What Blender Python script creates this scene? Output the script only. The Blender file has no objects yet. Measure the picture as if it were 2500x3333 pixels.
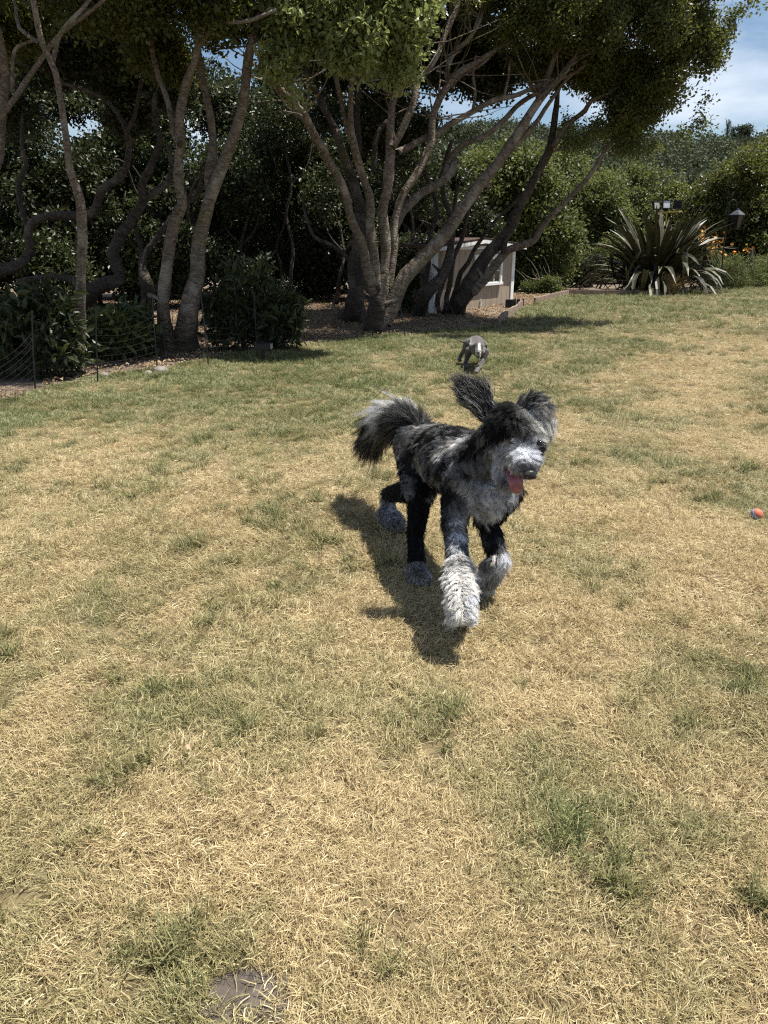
import bpy, math, random
import numpy as np
from mathutils import Vector, Matrix, kdtree, Euler

rng = np.random.default_rng(7)
random.seed(7)
S = bpy.context.scene
COL = S.collection

# ------------------------------------------------------------------ camera, sky, sun, exposure
CAM_F, CAM_CX, CAM_CY, CAM_H, CAM_T = 2400.0, 1250.0, 1666.5, 1.5, math.radians(20.4)
cam = bpy.data.cameras.new('camera')
cam.sensor_fit = 'VERTICAL'
cam.sensor_height = 36.0
cam.lens = 36.0 * CAM_F / 3333.0
cam.clip_start, cam.clip_end = 0.05, 2000
camo = bpy.data.objects.new('camera', cam)
COL.objects.link(camo)
camo.location = (0, 0, CAM_H)
camo.rotation_euler = (math.pi / 2 - CAM_T, 0, 0)
S.camera = camo

SUN = Vector((0.37, 0.05, 1.0)).normalized()
elev = math.asin(SUN.z)
azim = math.atan2(SUN.x, SUN.y)

world = bpy.data.worlds.new('World')
S.world = world
world.use_nodes = True
wn, wl = world.node_tree.nodes, world.node_tree.links
wn.clear()
w_out = wn.new('ShaderNodeOutputWorld')
w_bg = wn.new('ShaderNodeBackground')
w_bg.inputs['Strength'].default_value = 0.060
sky = wn.new('ShaderNodeTexSky')
sky.sky_type = 'NISHITA'
sky.sun_disc = False
sky.sun_elevation = elev
sky.sun_rotation = azim
sky.air_density, sky.dust_density, sky.ozone_density = 1.0, 0.3, 3.0
tc = wn.new('ShaderNodeTexCoord')
mp = wn.new('ShaderNodeMapping')
mp.inputs['Scale'].default_value = (1.0, 1.0, 3.4)
mp.inputs['Location'].default_value = (0.35, 0.1, 0.12)
nz = wn.new('ShaderNodeTexNoise')
nz.inputs['Scale'].default_value = 2.6
nz.inputs['Detail'].default_value = 7
nz.inputs['Roughness'].default_value = 0.55
rp = wn.new('ShaderNodeValToRGB')
rp.color_ramp.elements[0].position = 0.46
rp.color_ramp.elements[1].position = 0.68
rp.color_ramp.elements[0].color = (0, 0, 0, 1)
rp.color_ramp.elements[1].color = (0.85, 0.85, 0.85, 1)
mxs = wn.new('ShaderNodeMix')
mxs.data_type = 'RGBA'
mxs.inputs['B'].default_value = (9.6, 10.2, 11.2, 1)
wl.new(tc.outputs['Generated'], mp.inputs['Vector'])
wl.new(mp.outputs[0], nz.inputs['Vector'])
wl.new(nz.outputs['Fac'], rp.inputs['Fac'])
wl.new(rp.outputs['Color'], mxs.inputs['Factor'])
wl.new(sky.outputs[0], mxs.inputs['A'])
wl.new(mxs.outputs['Result'], w_bg.inputs['Color'])
wl.new(w_bg.outputs[0], w_out.inputs['Surface'])

sun = bpy.data.lights.new('sun', 'SUN')
sun.energy = 5.0
sun.angle = math.radians(0.53)
sun.color = (1.0, 0.95, 0.87)
suno = bpy.data.objects.new('sun', sun)
COL.objects.link(suno)
suno.rotation_euler = SUN.to_track_quat('Z', 'Y').to_euler()
suno.location = SUN * 60

S.view_settings.view_transform = 'Standard'
S.view_settings.look = 'None'
S.view_settings.exposure = 0.86
S.view_settings.gamma = 1.0
S.view_settings.use_curve_mapping = False
S.render.engine = 'CYCLES'
S.cycles.max_bounces = 8
S.cycles.diffuse_bounces = 3
S.cycles.glossy_bounces = 3
S.cycles.transmission_bounces = 6
S.cycles.transparent_max_bounces = 8
S.cycles.use_denoising = False
S.cycles.filter_width = 1.2
S.cycles.sample_clamp_indirect = 4.0
S.cycles_curves.shape = 'RIBBONS'


# ------------------------------------------------------------------ helpers
def ray(x, y):
    u, v = (x - CAM_CX) / CAM_F, -(y - CAM_CY) / CAM_F
    c, s = math.cos(CAM_T), math.sin(CAM_T)
    return Vector((u, c + v * s, -s + v * c))


def G(x, y, z=0.0):
    """where the line of sight through a photo pixel meets height z"""
    r = ray(x, y)
    return Vector((0, 0, CAM_H)) + r * ((z - CAM_H) / r.z)


def at(x, y, Y):
    """where the line of sight through a photo pixel meets depth Y"""
    r = ray(x, y)
    return Vector((0, 0, CAM_H)) + r * (Y / r.y)


def px2m(p):
    """metres per photo pixel at a place"""
    c, s = math.cos(CAM_T), math.sin(CAM_T)
    return (p[1] * c - (p[2] - CAM_H) * s) / CAM_F


def vnoise(p, seed=0):
    """smooth value noise 0..1 for an (n,3) array"""
    p = np.asarray(p, float)
    i = np.floor(p).astype(np.int64)
    f = p - i
    f = f * f * (3 - 2 * f)

    def h(a, b, c):
        n = (a * 374761393 + b * 668265263 + c * 2147483647 + seed * 974634777) & 0x7fffffff
        n = ((n ^ (n >> 13)) * 1274126177) & 0x7fffffff
        n = ((n ^ (n >> 16)) * 668265263) & 0x7fffffff
        return (n & 0xffff) / 65535.0
    r = 0
    for dx in (0, 1):
        for dy in (0, 1):
            for dz in (0, 1):
                w = (f[:, 0] if dx else 1 - f[:, 0]) * (f[:, 1] if dy else 1 - f[:, 1]) * (f[:, 2] if dz else 1 - f[:, 2])
                r = r + w * h(i[:, 0] + dx, i[:, 1] + dy, i[:, 2] + dz)
    return r


def fbm(p, seed=0, oct=4):
    p = np.asarray(p, float)
    r, a, t = 0, 1.0, 0
    for k in range(oct):
        r = r + a * vnoise(p * (2 ** k) + 17.3 * k, seed + k)
        t += a
        a *= 0.5
    return r / t


def tag(o, label=None, cat=None, group=None, kind=None):
    if label: o['label'] = label
    if cat: o['category'] = cat
    if group: o['group'] = group
    if kind: o['kind'] = kind
    return o


def empty(name, loc, label, cat, group=None):
    o = bpy.data.objects.new(name, None)
    o.empty_display_size = 0.1
    COL.objects.link(o)
    o.location = loc
    return tag(o, label, cat, group)


def link(name, me, parent=None):
    o = bpy.data.objects.new(name, me)
    COL.objects.link(o)
    if parent is not None:
        o.parent = parent
        if parent.type == 'EMPTY' or parent.parent is None:
            o.matrix_parent_inverse = Matrix.Translation(-Vector(parent.location))
    return o


def mesh(name, v, f, mat=None, smooth=False, uv=None):
    me = bpy.data.meshes.new(name)
    me.from_pydata([tuple(x) for x in v], [], [tuple(int(i) for i in x) for x in f])
    if mat: me.materials.append(mat)
    if smooth: me.polygons.foreach_set('use_smooth', [True] * len(me.polygons))
    me.update()
    return me


class MB:
    """collects boxes, tubes and patches into one mesh"""
    def __init__(s): s.v, s.f = [], []

    def add(s, v, f):
        n = len(s.v)
        s.v += [tuple(x) for x in v]
        s.f += [tuple(i + n for i in x) for x in f]
        return s

    def box(s, c, size, M=None):
        x, y, z = [a / 2 for a in size]
        v = [Vector((a, b, d)) for a in (-x, x) for b in (-y, y) for d in (-z, z)]
        if M is not None: v = [M @ q for q in v]
        v = [q + Vector(c) for q in v]
        return s.add(v, [(0, 1, 3, 2), (4, 6, 7, 5), (0, 4, 5, 1), (2, 3, 7, 6), (0, 2, 6, 4), (1, 5, 7, 3)])

    def tube(s, pts, rad, n=6, cap=True):
        v, f = tube_data(pts, rad, n)[:2]
        if cap:
            m = len(v)
            f = list(f) + [tuple(range(n))[::-1], tuple(range(m - n, m))]
        return s.add(v, f)

    def build(s, name, mat, parent=None, smooth=False):
        return link(name, mesh(name, s.v, s.f, mat, smooth), parent)


def frames(P):
    T = [(P[min(i + 1, len(P) - 1)] - P[max(i - 1, 0)]).normalized() for i in range(len(P))]
    a = Vector((0, 1, 0)) if abs(T[0].y) < 0.8 else Vector((1, 0, 0))
    u = (a - T[0] * a.dot(T[0])).normalized()
    out = []
    for t in T:
        u = (u - t * u.dot(t)).normalized()
        out.append((t, u, t.cross(u)))
    return out


def tube_data(pts, rad, n=8, rough=0.0, seed=0):
    P = [Vector(p) for p in pts]
    fr = frames(P)
    v, uv, L = [], [], 0.0
    for i, (p, (t, u, w)) in enumerate(zip(P, fr)):
        if i: L += (P[i] - P[i - 1]).length
        for k in range(n):
            a = 2 * math.pi * k / n
            d = u * math.cos(a) + w * math.sin(a)
            v.append((p, d, rad[i], a, L))
    if rough:
        q = np.array([[p.x * 3 + d.x * 2, p.y * 3 + d.y * 2, p.z * 3 + d.z * 2] for p, d, r, a, L in v])
        nn = (fbm(q * 1.3, seed, 3) - 0.5) * 2 * rough
    else:
        nn = np.zeros(len(v))
    vv = [p + d * (r * (1 + nn[i])) for i, (p, d, r, a, L) in enumerate(v)]
    f = []
    for i in range(len(P) - 1):
        for k in range(n):
            a, b = i * n + k, i * n + (k + 1) % n
            f.append((a, b, b + n, a + n))
    return vv, f, [(a / (2 * math.pi), L) for p, d, r, a, L in v]


def spline(pts, rad, step):
    """Catmull-Rom through pts (Vectors) with radii, resampled about every step"""
    P = [Vector(p) for p in pts]
    P = [P[0] * 2 - P[1]] + P + [P[-1] * 2 - P[-2]]
    R = [rad[0]] + list(rad) + [rad[-1]]
    op, orr = [], []
    for i in range(1, len(P) - 2):
        n = max(2, int((P[i + 1] - P[i]).length / step))
        for k in range(n):
            t = k / n
            a, b, c, d = P[i - 1], P[i], P[i + 1], P[i + 2]
            op.append(0.5 * ((2 * b) + (c - a) * t + (2 * a - 5 * b + 4 * c - d) * t * t + (3 * b - 3 * c + d - a) * t ** 3))
            orr.append(R[i] * (1 - t) + R[i + 1] * t)
    op.append(P[-2]); orr.append(R[-2])
    return op, orr


def newmat(name):
    m = bpy.data.materials.new(name)
    m.use_nodes = True
    nt = m.node_tree
    return m, nt, nt.nodes['Principled BSDF'], nt.nodes['Material Output']


def noisemat(name, c1, c2, scale=8, rough=0.8, bump=0.0, detail=5, pos=(0.35, 0.65), spec=0.3, coords='Object', stretch=(1, 1, 1), bdist=0.01):
    m, nt, b, out = newmat(name)
    t = nt.nodes.new('ShaderNodeTexCoord'); mpn = nt.nodes.new('ShaderNodeMapping')
    mpn.inputs['Scale'].default_value = stretch
    n = nt.nodes.new('ShaderNodeTexNoise'); r = nt.nodes.new('ShaderNodeValToRGB')
    n.inputs['Scale'].default_value = scale; n.inputs['Detail'].default_value = detail
    r.color_ramp.elements[0].position, r.color_ramp.elements[1].position = pos
    r.color_ramp.elements[0].color = (*c1, 1); r.color_ramp.elements[1].color = (*c2, 1)
    nt.links.new(t.outputs[coords], mpn.inputs[0]); nt.links.new(mpn.outputs[0], n.inputs['Vector'])
    nt.links.new(n.outputs['Fac'], r.inputs[0]); nt.links.new(r.outputs[0], b.inputs['Base Color'])
    b.inputs['Roughness'].default_value = rough
    b.inputs['Specular IOR Level'].default_value = spec
    if bump:
        bp = nt.nodes.new('ShaderNodeBump'); bp.inputs['Strength'].default_value = bump; bp.inputs['Distance'].default_value = bdist
        nt.links.new(n.outputs['Fac'], bp.inputs['Height']); nt.links.new(bp.outputs[0], b.inputs['Normal'])
    return m


def leafmat(name, c1, c2, trans=0.3, rough=0.4, spec=0.5, inst=False):
    """leaf: colour between c1 and c2 by the per-clump tint and the per-leaf value"""
    m, nt, b, out = newmat(name)
    N, L = nt.nodes, nt.links
    a = N.new('ShaderNodeAttribute'); a.attribute_type = 'INSTANCER' if inst else 'GEOMETRY'; a.attribute_name = 'tint'
    a2 = N.new('ShaderNodeAttribute'); a2.attribute_name = 'leafval'
    ad = N.new('ShaderNodeMath'); ad.operation = 'ADD'
    hf = N.new('ShaderNodeMath'); hf.operation = 'MULTIPLY'; hf.inputs[1].default_value = 0.5
    mx = N.new('ShaderNodeMix'); mx.data_type = 'RGBA'
    mx.inputs['A'].default_value = (*c1, 1); mx.inputs['B'].default_value = (*c2, 1)
    L.new(a.outputs['Fac'], ad.inputs[0]); L.new(a2.outputs['Fac'], ad.inputs[1]); L.new(ad.outputs[0], hf.inputs[0])
    L.new(hf.outputs[0], mx.inputs['Factor']); L.new(mx.outputs['Result'], b.inputs['Base Color'])
    b.inputs['Roughness'].default_value = rough
    b.inputs['Specular IOR Level'].default_value = spec
    if trans > 0:
        tr = N.new('ShaderNodeBsdfTranslucent')
        hs = N.new('ShaderNodeHueSaturation'); hs.inputs['Value'].default_value = 1.5; hs.inputs['Saturation'].default_value = 1.1
        hs.inputs['Hue'].default_value = 0.485
        L.new(mx.outputs['Result'], hs.inputs['Color']); L.new(hs.outputs[0], tr.inputs['Color'])
        ms = N.new('ShaderNodeMixShader'); ms.inputs[0].default_value = trans
        L.new(b.outputs[0], ms.inputs[1]); L.new(tr.outputs[0], ms.inputs[2]); L.new(ms.outputs[0], out.inputs['Surface'])
    return m


def plain(name, col, rough=0.6, spec=0.4, metal=0.0):
    return noisemat(name, [c * 0.82 for c in col], [min(1, c * 1.15) for c in col], scale=14, rough=rough, bump=0.08, spec=spec)


# ------------------------------------------------------------------ scatter: one object, instances made by geometry nodes
def scatter_group(name, protos, real=False):
    g = bpy.data.node_groups.new(name, 'GeometryNodeTree')
    g.interface.new_socket('Geometry', in_out='INPUT', socket_type='NodeSocketGeometry')
    g.interface.new_socket('Geometry', in_out='OUTPUT', socket_type='NodeSocketGeometry')
    N, L = g.nodes, g.links
    gi, go = N.new('NodeGroupInput'), N.new('NodeGroupOutput')
    jn = N.new('GeometryNodeJoinGeometry')

    def attr(nm, ty):
        a = N.new('GeometryNodeInputNamedAttribute'); a.data_type = ty; a.inputs['Name'].default_value = nm
        return [o for o in a.outputs if o.enabled and o.name == 'Attribute'][0]
    rot, scl, idx = attr('rot', 'FLOAT_VECTOR'), attr('scl', 'FLOAT'), attr('idx', 'INT')
    e2r = N.new('FunctionNodeEulerToRotation'); L.new(rot, e2r.inputs[0])
    for k, p in enumerate(protos):
        oi = N.new('GeometryNodeObjectInfo'); oi.inputs['Object'].default_value = p; oi.inputs['As Instance'].default_value = False
        cmp = N.new('FunctionNodeCompare'); cmp.data_type = 'INT'; cmp.operation = 'EQUAL'
        ins = [s for s in cmp.inputs if s.enabled]
        L.new(idx, ins[0]); ins[1].default_value = k
        ip = N.new('GeometryNodeInstanceOnPoints')
        L.new(gi.outputs[0], ip.inputs['Points']); L.new(cmp.outputs[0], ip.inputs['Selection'])
        L.new(oi.outputs['Geometry'], ip.inputs['Instance']); L.new(e2r.outputs[0], ip.inputs['Rotation']); L.new(scl, ip.inputs['Scale'])
        L.new(ip.outputs[0], jn.inputs[0])
    if real:
        rz = N.new('GeometryNodeRealizeInstances')
        L.new(jn.outputs[0], rz.inputs[0]); L.new(rz.outputs[0], go.inputs[0])
    else:
        L.new(jn.outputs[0], go.inputs[0])
    return g


def scatter(name, group, pts, rot, scl, idx, tint, parent=None):
    me = bpy.data.meshes.new(name)
    n = len(pts)
    me.vertices.add(n)
    me.vertices.foreach_set('co', np.asarray(pts, np.float32).ravel())
    for nm, ty, key, arr in (('rot', 'FLOAT_VECTOR', 'vector', rot), ('scl', 'FLOAT', 'value', scl), ('idx', 'INT', 'value', idx), ('tint', 'FLOAT', 'value', tint)):
        a = me.attributes.new(nm, ty, 'POINT')
        a.data.foreach_set(key, np.asarray(arr, np.int32 if ty == 'INT' else np.float32).ravel())
    o = link(name, me, parent)
    md = o.modifiers.new('scatter', 'NODES')
    md.node_group = group
    return o


def proto(name, v, f, mat, val=None):
    """an unlinked prototype; val = one number per face"""
    me = mesh(name, v, f, mat)
    if val is not None:
        a = me.attributes.new('leafval', 'FLOAT', 'FACE')
        a.data.foreach_set('value', np.asarray(val, np.float32))
    return bpy.data.objects.new(name, me)


def leaf_shape(base, d, side, nrm, L, W, fold=0.25, bend=0.15):
    """6-triangle folded leaf from base along d"""
    p1 = base + d * (L * 0.35) + side * (W / 2) + nrm * (W * fold)
    p2 = base + d * (L * 0.35) - side * (W / 2) + nrm * (W * fold)
    m = base + d * (L * 0.4)
    p3 = base + d * (L * 0.75) + side * (W * 0.38) + nrm * (W * fold * 0.7 - L * bend * 0.4)
    p4 = base + d * (L * 0.75) - side * (W * 0.38) + nrm * (W * fold * 0.7 - L * bend * 0.4)
    m2 = base + d * (L * 0.78) - nrm * (L * bend * 0.4)
    tip = base + d * L - nrm * (L * bend)
    return [base, p1, m, p2, p3, m2, p4, tip], [(0, 1, 2), (0, 2, 3), (1, 4, 5, 2), (2, 5, 6, 3), (4, 7, 5), (5, 7, 6)]


def sprig(name, mat, n=16, size=0.3, L=0.05, W=0.025, r=None, droop=0.0, fine=False):
    r = r or random.Random(3)
    v, f, val = [], [], []
    for k in range(n):
        t = (k + 0.5) / n
        stem = Vector(((t - 0.5) * size, 0.06 * size * math.sin(t * 5), -droop * size * t * t))
        az = k * 2.4 + r.uniform(-.5, .5)
        el = r.uniform(-0.5, 0.9)
        d = Vector((0.55 + r.uniform(-.4, .3), math.cos(az) * math.cos(el), math.sin(az) * math.cos(el) + 0.15)).normalized()
        s = d.cross(Vector((r.uniform(-.5, .5), r.uniform(-.5, .5), 1)).normalized()).normalized()
        nn = s.cross(d).normalized()
        b = stem + d * r.uniform(0.005, 0.16) * size * 1.1
        l_, w_ = L * r.uniform(.7, 1.25), W * r.uniform(.75, 1.2)
        if fine:
            vv, ff = leaf_shape(b, d, s, nn, l_, w_)
        else:
            up = nn * (w_ * .22)
            vv, ff = [b, b + d * (l_ * .5) + s * (w_ * .6) + up, b + d * l_, b + d * (l_ * .5) - s * (w_ * .6) + up], [(0, 1, 2), (0, 2, 3)]
        q = len(v)
        v += vv; f += [tuple(i + q for i in x) for x in ff]
        val += [r.random()] * len(ff)
    return proto(name, v, f, mat, val)


def rand_rot(n, r=rng, tilt=1.2):
    return np.stack([r.normal(0, tilt * 0.6, n), r.normal(0, tilt * 0.6, n), r.uniform(0, 2 * math.pi, n)], 1)


def lumps(c, rad, k, r, f=(0.28, 0.5)):
    """a crown as many smaller boughs: k little ellipsoids spread through one"""
    out = []
    for i in range(k):
        d = Vector((r.gauss(0, 1), r.gauss(0, 1), r.gauss(0, 1))).normalized()
        q = r.uniform(.35, .85)
        s = r.uniform(*f)
        out.append((Vector(c) + Vector((d.x * rad[0], d.y * rad[1], d.z * rad[2])) * q, (rad[0] * s, rad[1] * s, rad[2] * s * .85)))
    return out


def crown_points(blobs, n, r, shell=0.55, gap=0.42, gscale=1.3, seed=0):
    """points in a union of ellipsoids, thinned by noise so that gaps stay"""
    vols = np.array([b[1][0] * b[1][1] * b[1][2] for b in blobs]) ** 0.75
    out = []
    cnt = (n * 1.9 * vols / vols.sum()).astype(int) + 4
    for (c, rad), m in zip(blobs, cnt):
        d = r.normal(size=(m, 3)); d /= np.linalg.norm(d, axis=1)[:, None]
        rr = (shell + (1 - shell) * r.random(m)) if shell > 0 else r.random(m) ** (1 / 3)
        wob = 0.75 + 0.5 * fbm(d * 1.7 + np.array(c)[None] * 0.7, seed, 3)
        out.append(np.array(c)[None] + d * rr[:, None] * np.array(rad)[None] * wob[:, None])
    p = np.concatenate(out)
    k = fbm(p * gscale, seed + 5, 3)
    th = np.quantile(k, gap) if gap > 0 else -1
    p = p[k >= th]
    if len(p) > n: p = p[r.permutation(len(p))[:n]]
    return p

# ------------------------------------------------------------------ ground, lawn edge
EDGE = np.array([(-900, 1500), (-300, 1378), (0, 1308), (110, 1272), (300, 1228), (520, 1202), (700, 1162), (900, 1132), (1100, 1104), (1300, 1087), (1480, 1073), (1600, 1062),
                 (1640, 1048), (1700, 1003), (1760, 984), (1850, 962), (2100, 964), (2200, 956), (2330, 939), (2500, 922), (2900, 895)], float)


def edge_y(px): return np.interp(px, EDGE[:, 0], EDGE[:, 1])


def project(p):
    p = np.asarray(p, float)
    c, s = math.cos(CAM_T), math.sin(CAM_T)
    z = p[:, 2] - CAM_H
    d = np.maximum(p[:, 1] * c - z * s, 1e-3)
    return CAM_CX + CAM_F * p[:, 0] / d, CAM_CY - CAM_F * (p[:, 1] * s + z * c) / d


M_earth = noisemat('bare earth', (0.075, 0.055, 0.038), (0.20, 0.155, 0.115), scale=5, rough=0.95, bump=0.6, detail=10, bdist=0.03)
M_thatch = noisemat('thatch', (0.09, 0.068, 0.035), (0.22, 0.17, 0.09), scale=9, rough=0.95, bump=0.5, detail=10, bdist=0.02)

gx = [-400, -60, -30, -20, -14, -8, -4, 0, 4, 8, 14, 20, 30, 60, 400]
gy = [-60, -10, 0, 6, 10, 14, 18, 22, 28, 40, 60, 120, 400]
b = MB()
gv = [(x, y, 0.0 if y < 30 else -0.5) for y in gy for x in gx]
nxg = len(gx)
gf = [(j * nxg + i, j * nxg + i + 1, (j + 1) * nxg + i + 1, (j + 1) * nxg + i) for j in range(len(gy) - 1) for i in range(nxg - 1)]
ground = link('ground', mesh('ground', gv, gf, M_earth))
tag(ground, kind='structure')

xs = np.linspace(-900, 2900, 120)
ep = [G(x, float(edge_y(x))) for x in xs]
ep = [(-40, -8)] + [(p.x, p.y) for p in ep] + [(60, 31)]
lv = [(x, y, 0.006) for x, y in ep] + [(x if abs(x) < 6 else math.copysign(6 + (abs(x) - 6), x), -8.5, 0.006) for x, y in ep]
n = len(ep)
lf = [(n + i, n + i + 1, i + 1, i) for i in range(n - 1)]
lawn = link('lawn', mesh('lawn', lv, lf, M_thatch))
tag(lawn, kind='structure')

# ------------------------------------------------------------------ grass
m, nt, bs, out = newmat('grass blade')
a1 = nt.nodes.new('ShaderNodeAttribute'); a1.attribute_name = 'leafval'
a2 = nt.nodes.new('ShaderNodeAttribute'); a2.attribute_type = 'INSTANCER'; a2.attribute_name = 'tint'
r_dry = nt.nodes.new('ShaderNodeValToRGB'); r_grn = nt.nodes.new('ShaderNodeValToRGB')
for rampn, cols in ((r_dry, [(0, (0.19, 0.138, 0.065)), (0.3, (0.40, 0.305, 0.155)), (0.7, (0.60, 0.48, 0.265)), (1, (0.80, 0.69, 0.44))]),
                    (r_grn, [(0, (0.045, 0.065, 0.022)), (0.35, (0.105, 0.135, 0.043)), (0.7, (0.21, 0.225, 0.082)), (1, (0.50, 0.45, 0.24))])):
    cr = rampn.color_ramp
    while len(cr.elements) < len(cols): cr.elements.new(0.5)
    for e, (p, c) in zip(cr.elements, cols): e.position = p; e.color = (*c, 1)
    nt.links.new(a1.outputs['Fac'], rampn.inputs[0])
mx = nt.nodes.new('ShaderNodeMix'); mx.data_type = 'RGBA'
nt.links.new(a2.outputs['Fac'], mx.inputs['Factor'])
nt.links.new(r_dry.outputs[0], mx.inputs['A']); nt.links.new(r_grn.outputs[0], mx.inputs['B'])
nt.links.new(mx.outputs['Result'], bs.inputs['Base Color'])
bs.inputs['Roughness'].default_value = 0.5; bs.inputs['Specular IOR Level'].default_value = 0.35
tr = nt.nodes.new('ShaderNodeBsdfTranslucent'); ms = nt.nodes.new('ShaderNodeMixShader'); ms.inputs[0].default_value = 0.22
nt.links.new(mx.outputs['Result'], tr.inputs['Color']); nt.links.new(bs.outputs[0], ms.inputs[1]); nt.links.new(tr.outputs[0], ms.inputs[2])
nt.links.new(ms.outputs[0], out.inputs['Surface'])
M_grass = m


def tuft(name, n, R, lmin, lmax, up, width, seed, comb=0.6):
    r = random.Random(seed)
    v, f, val = [], [], []
    main = 0.0
    for k in range(n):
        a = r.uniform(0, 2 * math.pi); q = R * math.sqrt(r.random())
        b = Vector((q * math.cos(a), q * math.sin(a), r.uniform(0, 0.008)))
        az = main + r.gauss(0, 1.0) if r.random() < comb else r.uniform(0, 2 * math.pi)
        L = r.uniform(lmin, lmax); el = math.radians(max(3, min(88, r.gauss(up, 20))))
        w = width * r.uniform(0.7, 1.3)
        h = Vector((math.cos(az), math.sin(az), 0)); sd = Vector((-math.sin(az), math.cos(az), 0)) * (w / 2)
        tw = Vector((0, 0, r.uniform(-.6, .6) * w))
        sd = sd + tw
        p = [b]
        for s in range(3):
            e = el - math.radians(22 * s) * r.uniform(0.3, 1.3)
            h2 = (h + Vector((-h.y, h.x, 0)) * r.gauss(0, 0.18)).normalized()
            p.append(p[-1] + (h2 * math.cos(e) + Vector((0, 0, 1)) * math.sin(e)) * (L / 3))
        for i in range(1, 4): p[i].z = max(p[i].z, 0.003)
        o = len(v)
        v += [p[0] - sd, p[0] + sd, p[1] - sd * 1.0, p[1] + sd * 1.0, p[2] - sd * 0.8, p[2] + sd * 0.8, p[3]]
        f += [(o, o + 1, o + 3, o + 2), (o + 2, o + 3, o + 5, o + 4), (o + 4, o + 5, o + 6)]
        val += [min(1, max(0, r.gauss(0.5, 0.28)))] * 3
    return proto(name, v, f, M_grass, val)


tufts = [tuft('tuft', 105, 0.055, 0.016, 0.050, 26, 0.0013, 1), tuft('tuft', 105, 0.055, 0.016, 0.055, 36, 0.0012, 2, 0.35), tuft('tuft', 90, 0.06, 0.018, 0.055, 12, 0.0015, 3, 0.7),
         tuft('tuft', 95, 0.045, 0.018, 0.052, 50, 0.0014, 4, 0.35), tuft('tuft', 44, 0.026, 0.035, 0.085, 56, 0.0021, 5, 0.3)]
GG = scatter_group('grass tufts', tufts)
bands = [(0.55, 2.2, 680, 1.0), (2.2, 4.2, 560, 1.0), (4.2, 7.5, 360, 1.0), (7.5, 13, 210, 1.15), (13, 32, 52, 1.9)]
PP, SC = [], []
for y0, y1, dens, sc in bands:
    xw = lambda y: 0.56 * y + 1.1
    W = xw(y1)
    nn = int(dens * (y1 - y0) * 2 * W)
    p = np.stack([rng.uniform(-W, W, nn), rng.uniform(y0, y1, nn), np.full(nn, 0.006)], 1)
    p = p[np.abs(p[:, 0]) < xw(p[:, 1])]
    u, w = project(p)
    p = p[w > edge_y(u) + 1]
    PP.append(p); SC.append(np.full(len(p), sc))
P = np.concatenate(PP); sc = np.concatenate(SC)
u, w = project(P)
p2 = P.copy(); p2[:, 2] = 0
big = fbm(p2 * 0.55, 11, 4); med = fbm(p2 * 1.9, 23, 3); fine = fbm(p2 * 7.0, 31, 2)
# greener towards the trees and on the left, drier to the right and in front
edge_d = (w - edge_y(u))
green = 0.20 + 1.1 * (big - 0.5) + 1.1 * (med - 0.5) + 0.26 * np.clip((P[:, 1] - 3.2) / 4.0, 0, 1) + 0.5 * (fine - 0.5)
green += 0.55 * np.exp(-edge_d / 170.0) + 0.18 * np.exp(-((P[:, 1] - 6) / 2.5) ** 2) * (P[:, 0] < 0.3)
green -= 0.42 * np.exp(-((u - 2250) / 380) ** 2 - ((w - 1200) / 200) ** 2) + 0.25 * np.exp(-((u - 1500) / 420) ** 2 - ((w - 1330) / 110) ** 2)
green += 0.45 * np.exp(-((P[:, 0] - 2.25) / 0.35) ** 2 - ((P[:, 1] - 3.8) / 0.45) ** 2)
for gx_, gy_, gr_, ga_ in ((320, 2000, 0.16, 0.7), (460, 2100, 0.10, 0.55), (100, 2900, 0.14, 0.5), (1800, 2550, 0.22, 0.45), (1250, 3000, 0.10, 0.4), (700, 3180, 0.12, 0.5), (2080, 1490, 0.35, 0.5),
                           (960, 1470, 0.3, 0.35), (1880, 1870, 0.25, 0.3), (450, 2350, 0.2, 0.35), (2300, 2150, .2, .35), (2080, 1120, .4, .6)):
    c = G(gx_, gy_)
    green += ga_ * np.exp(-(((P[:, 0] - c.x) ** 2 + (P[:, 1] - c.y) ** 2) / gr_ ** 2))
green += rng.normal(0, 0.16, len(P))
tint = np.clip(green, 0, 1)
idx = np.where(tint > 0.62, np.where(rng.random(len(P)) < 0.7, 3, 1), rng.choice([0, 1, 2, 0, 2, 3], len(P)))
clump = (fbm(p2 * 4.0, 77, 2) > 0.66) & (rng.random(len(P)) < 0.45)
idx = np.where(clump & (tint > 0.30), 4, idx)
tint = np.where(clump & (idx == 4), np.clip(tint + 0.3, 0, 1), tint)
flow = fbm(p2 * 1.6, 91, 3) * 14.0 + rng.normal(0, 0.55, len(P))
rot = np.stack([rng.normal(0, 0.08, len(P)), rng.normal(0, 0.08, len(P)), flow], 1)
# bare patch by the photographer's feet
keep = np.ones(len(P), bool)
for gx_, gy_, ra, rb in ((800, 3258, 0.085, 0.055), (880, 3205, 0.05, 0.035), (330, 2840, 0.05, 0.025), (2400, 3050, .05, .025)):
    c = G(gx_, gy_)
    dd = ((P[:, 0] - c.x) / ra) ** 2 + ((P[:, 1] - c.y) / rb) ** 2 + 2.0 * (fine - 0.5)
    keep &= (dd > 1) | (rng.random(len(P)) < 0.22)
gs = sc * rng.uniform(0.75, 1.25, len(P)) * (0.8 + 0.4 * med)
grass = scatter('grass', GG, P[keep], rot[keep], gs[keep], idx[keep], tint[keep])
tag(grass, 'sun dried straw coloured lawn grass with greener tufts', 'grass', kind='stuff')

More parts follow.
